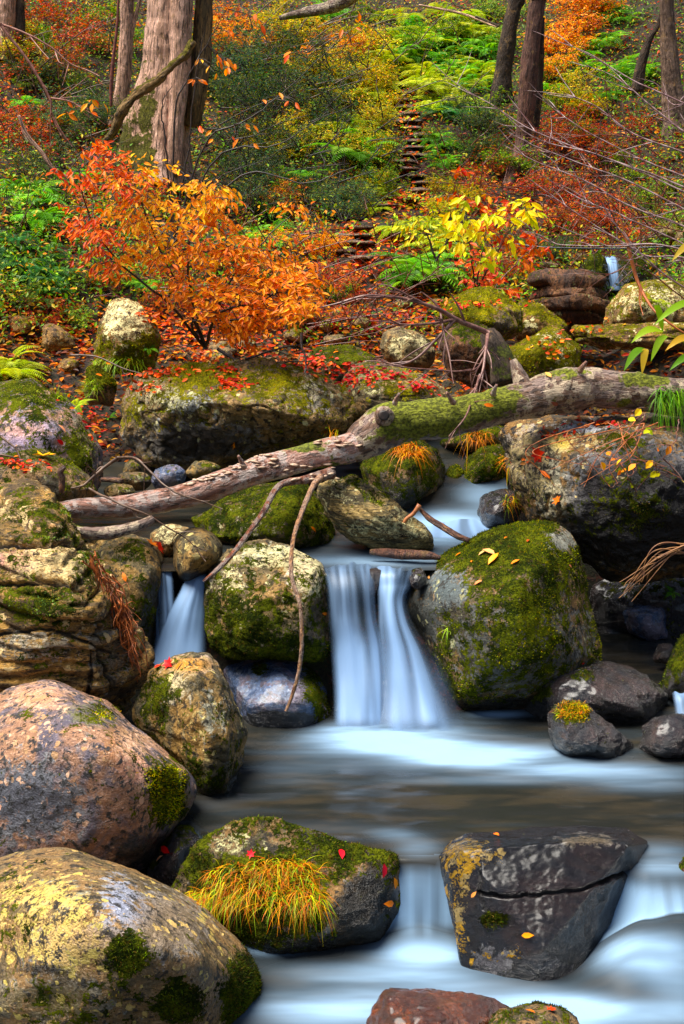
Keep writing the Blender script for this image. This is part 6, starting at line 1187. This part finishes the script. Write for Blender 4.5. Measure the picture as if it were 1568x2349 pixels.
# fallen leaves that can be told apart
def fallen(x, y, size, cols, label, seed, tpl=MAPLE, tilt=.5, wide=.9, mat=WETLEAF, group=None, ang=None, skip=True):
    h = hit(x, y, skip)
    if h is None: print('no leaf', label); return
    rng = np.random.default_rng(seed); L = size*h[0][1]/FP; n = h[1] if np.dot(h[1], [0, -1, .3]) > 0 else -h[1]
    a = rng.uniform(0, 6.28) if ang is None else ang; u = nrm(np.cross(n, [.1, 0, 1.])[None])[0]; v = np.cross(n, u); d = u*math.cos(a)+v*math.sin(a)
    V, F, C = leaves((h[0]+n*.006)[None]-(d*L*.5)[None], (d+n*.15)[None], (n+rng.normal(0, .2, 3)*tilt)[None], L, L*wide, pal(rng, cols, 1, .1), tpl)
    V = V + n*.3*L*((np.arange(len(V)) % 3)/3)[:, None]*.35
    o = obj('fallen_leaf', mesh('fallen_leaf', V-h[0], F, mat, {'col': C}), h[0]); return tag(o, label, 'leaf', group)
RED, ORG = [(.75, .04, .01)], [(.85, .22, .015)]
for i, (x, y, sz, c_, lab, ty) in enumerate([
    (382, 1950, 42, RED, 'shiny red leaf standing up in the gap between the left boulders', LEAF), (368, 1972, 26, [(.8, .35, .2)], 'small pink leaf just below the shiny red leaf', LEAF),
    (782, 1962, 40, RED, 'red leaf on the right shoulder of the sedge boulder', LEAF), (876, 1998, 42, [(.4, .01, .01)], 'dark red leaf sliding down the wet side of the sedge boulder', LEAF), (902, 2025, 34, ORG, 'orange leaf at the edge of the lower fall', LEAF),
    (888, 2072, 42, ORG, 'pointed orange leaf low on the wet side of the sedge boulder', LEAF), (576, 1960, 24, RED, 'red leaf caught in the top of the sedge', MAPLE), (1138, 1918, 24, ORG, 'small orange leaf on the far left rim of the black slab', LEAF),
    (1212, 2145, 36, ORG, 'orange leaf on the tip of the black slab', LEAF), (1088, 2052, 22, [(.85, .3, .12)], 'small salmon leaf at the lichened left edge of the slab', LEAF),
    (1262, 2320, 28, RED, 'red leaf on the low mossy stone at the bottom edge', MAPLE), (1216, 2324, 26, ORG, 'orange leaf on the low mossy stone at the bottom edge', LEAF),
    (1122, 1268, 42, [(.75, .36, .16)], 'tan curled leaf on top of the round mossy boulder', LEAF), (1132, 1284, 42, ORG, 'bright orange leaf below the tan curled leaf on the mossy boulder', LEAF), (1108, 1270, 26, [(.6, .3, .14)], 'small brown leaf left of the tan curled leaf', LEAF),
    (1182, 1291, 24, ORG, 'orange leaf right of the middle on the mossy boulder', LEAF), (1097, 1338, 22, [(.9, .25, .12)], 'salmon leaf on the bare patch of the mossy boulder', LEAF), (1052, 1274, 16, ORG, 'tiny orange leaf on the left slope of the mossy boulder', LEAF),
    (1210, 1243, 18, [(.4, .05, .01)], 'dark red leaf near the crest of the mossy boulder', LEAF), (986, 1325, 16, [(.8, .35, .15)], 'tiny tan leaf at the left rim of the mossy boulder', LEAF), (1305, 1300, 16, [(.6, .25, .12)], 'tiny brown leaf on the right side of the mossy boulder', LEAF),
    (1160, 1236, 14, ORG, 'small orange leaf on the crest of the mossy boulder', LEAF), (1082, 1290, 12, ORG, 'speck of orange leaf left of the bright orange leaf', LEAF),
    (388, 1525, 34, RED, 'red leaf on top of the tall angular boulder', MAPLE), (412, 1530, 26, ORG, 'orange red leaf right of the red one on the angular boulder', LEAF), (362, 1532, 24, RED, 'small red leaf at the left edge of the angular boulder top', LEAF),
    (545, 1514, 24, ORG, 'thin orange leaf on the rim of the blue sheened stone', LEAF), (285, 1325, 26, ORG, 'orange leaf stuck on the grey slab left of the small waterfall', LEAF), (358, 1255, 44, RED, 'red leaf heap piece on the slab beside the cream stone', MAPLE), (345, 1250, 34, ORG, 'orange leaf beside the cream stone', MAPLE),
    (385, 1320, 20, ORG, 'small orange leaf at the lip of the small waterfall', LEAF), (742, 1408, 20, ORG, 'orange leaf on the wet rock left of the main fall', LEAF), (1250, 1090, 32, ORG, 'orange leaf on the left face of the overhanging rock', LEAF), (1238, 1042, 44, RED, 'red leaf high on the left face of the overhanging rock', MAPLE),
    (1280, 1150, 28, ORG, 'small orange leaf low on the left face of the overhanging rock', MAPLE), (538, 1018, 26, ORG, 'orange leaf on the dark face of the long boulder', MAPLE), (100, 1050, 56, [(.9, .45, .05)], 'wide orange leaf on the low rock at the left edge', MAPLE),
    (135, 1015, 26, RED, 'red leaf low on the pinkish boulder', LEAF), (140, 985, 26, [(.85, .35, .2)], 'salmon leaf in the middle of the pinkish boulder', LEAF), (1270, 925, 24, [(.3, .1, .05)], 'curled brown leaf lying on the grey end of the log', LEAF), (1120, 930, 24, ORG, 'orange leaf on the mossy part of the log', LEAF),
    (1335, 1520, 14, RED, 'tiny red leaf on the violet wet rock', LEAF), (716, 1215, 20, ORG, 'orange leaf on the moss boulder under the log', LEAF), (1258, 862, 26, [(.8, .4, .1)], 'yellow brown leaf leaning on the branch stub', LEAF)]):
    fallen(x, y, sz, c_, lab, 900+i, ty, wide=.8 if ty is MAPLE else .5)
# drifts of wet leaves lying on rock tops: heaps nobody could count
def drift(label, spots, n, cols, seed, L=.045):
    rng = np.random.default_rng(seed); R_, N_ = [], []
    for _ in range(n):
        (x, y, rx, ry) = spots[rng.integers(0, len(spots))]; h = hit(x+rng.normal(0, rx*.5), y+rng.normal(0, ry*.5))
        if h is not None and h[1][2] > .05: R_.append(h[0]+h[1]*rng.uniform(.003, .02)); N_.append(h[1])
    m = len(R_); R_, N_ = np.array(R_), np.array(N_)
    V, F, C = leaves(R_, rng.normal(0, 1, (m, 3))*[1, 1, .3], N_+rng.normal(0, .3, (m, 3))+[0, -.3, 0], L*rng.uniform(.6, 1.2, m), L*rng.uniform(.4, .7, m), pal(rng, cols, m, .2), LEAF)
    c = R_.mean(0); o = obj('leaf_drift', mesh('leaf_drift', V-c, F, WETLEAF, {'col': C}, False), c); tag(o, label, 'leaves', None, 'stuff')
RD = [(.75, .07, .01), (.55, .03, .008), (.85, .18, .015), (.35, .03, .01)]
drift('red leaf heap on the long boulder', [(520, 872, 45, 18), (535, 885, 40, 14), (525, 850, 25, 8)], 110, RD, 1001)
drift('red leaves along the crest of the long boulder', [(350, 862, 90, 12), (400, 850, 80, 10), (330, 890, 50, 14)], 130, RD, 1002)
drift('red leaves on the slope beside the pyramid rock', [(400, 740, 60, 30), (440, 790, 60, 30), (480, 820, 40, 15), (350, 720, 30, 20), (300, 830, 80, 20)], 320, RD, 1003, .05)
drift('red leaves on the lichened slab', [(830, 860, 45, 25), (800, 880, 40, 20), (900, 860, 70, 16), (960, 890, 40, 14)], 200, RD, 1004)
drift('red leaves in the corner right of the long boulder', [(760, 850, 60, 25), (720, 830, 50, 20)], 180, RD, 1005)
drift('red leaves on top of the overhanging rock', [(1370, 975, 60, 10), (1280, 1000, 50, 16), (1220, 1050, 40, 24), (1400, 965, 80, 8)], 90, RD+[(.8, .3, .1)], 1006, .04)
drift('wet leaves on the low left rock', [(30, 1065, 50, 12), (60, 1070, 50, 10)], 60, RD, 1007, .035)
drift('orange leaves round the domed boulder', [(1190, 680, 35, 16), (1030, 700, 40, 20), (960, 720, 60, 20), (1100, 700, 60, 10)], 140, RD+[(.85, .35, .05)], 1008)
drift('leaves in the gap left of the long boulder', [(200, 940, 40, 30), (220, 980, 20, 30)], 90, RD, 1009, .04)
drift('leaves on the stones at the right edge', [(1380, 740, 60, 12), (1250, 800, 60, 30), (1330, 760, 50, 12), (1450, 500, 80, 20)], 120, RD+[(.85, .35, .05)], 1010)
# stone steps of the path
SM = M_FAR; STM = rock_mat('step_stone', (.07, .065, .06), (.19, .17, .15), (.3, .28, .2), .25, 14, dark=(.02, .02, .02), moss1=(.12, .13, .012))
steps = [(918, 195, 46), (925, 212, 48), (930, 228, 50), (928, 244, 52), (932, 260, 56), (935, 277, 58), (940, 293, 60), (945, 308, 62), (948, 323, 64), (948, 338, 64), (945, 354, 62), (940, 370, 58), (942, 386, 56), (950, 402, 54), (955, 418, 54), (955, 436, 50), (950, 456, 46), (905, 470, 90), (810, 502, 70), (815, 520, 80), (812, 540, 90), (820, 556, 80), (800, 575, 84), (830, 590, 70)]
OW = ['topmost', 'second', 'third', 'fourth', 'fifth', 'sixth', 'seventh', 'eighth', 'ninth', 'tenth', 'eleventh', 'twelfth', 'thirteenth', 'fourteenth', 'fifteenth', 'sixteenth', 'seventeenth', 'eighteenth']
for i, (x, y, wd) in enumerate(steps):
    x += rng.normal(0, 8); wd *= rng.uniform(.6, 1.0); g = ray_ground(x, y)[0]; Y = g[1]-.06; lab = (OW[i]+' grey stone step from the top of the hillside stair' if i < 18 else OW[i-18]+' flat stone from the top of the lower leafy path')
    rock(lab, [(x-wd*.58, y-1), (x-wd*.3, y-4), (x+wd*.2, y-5), (x+wd*.6, y-1), (x+wd*.5, y+rng.uniform(2, 5)), (x-wd*.5, y+rng.uniform(2, 5))], Y, .16, STM, N=14, lean=3, amp=.03, moss=.12, up=.0, sm=1, name='stone_step', cat='step', group='stone steps of the path', back=1)
drift('red and yellow leaves scattered over the steps', [(940, 320, 45, 140), (820, 540, 60, 60), (930, 460, 60, 20), (935, 260, 35, 90)], 1100, RD+[(.6, .5, .03), (.3, .4, .03)], 1011, .06)
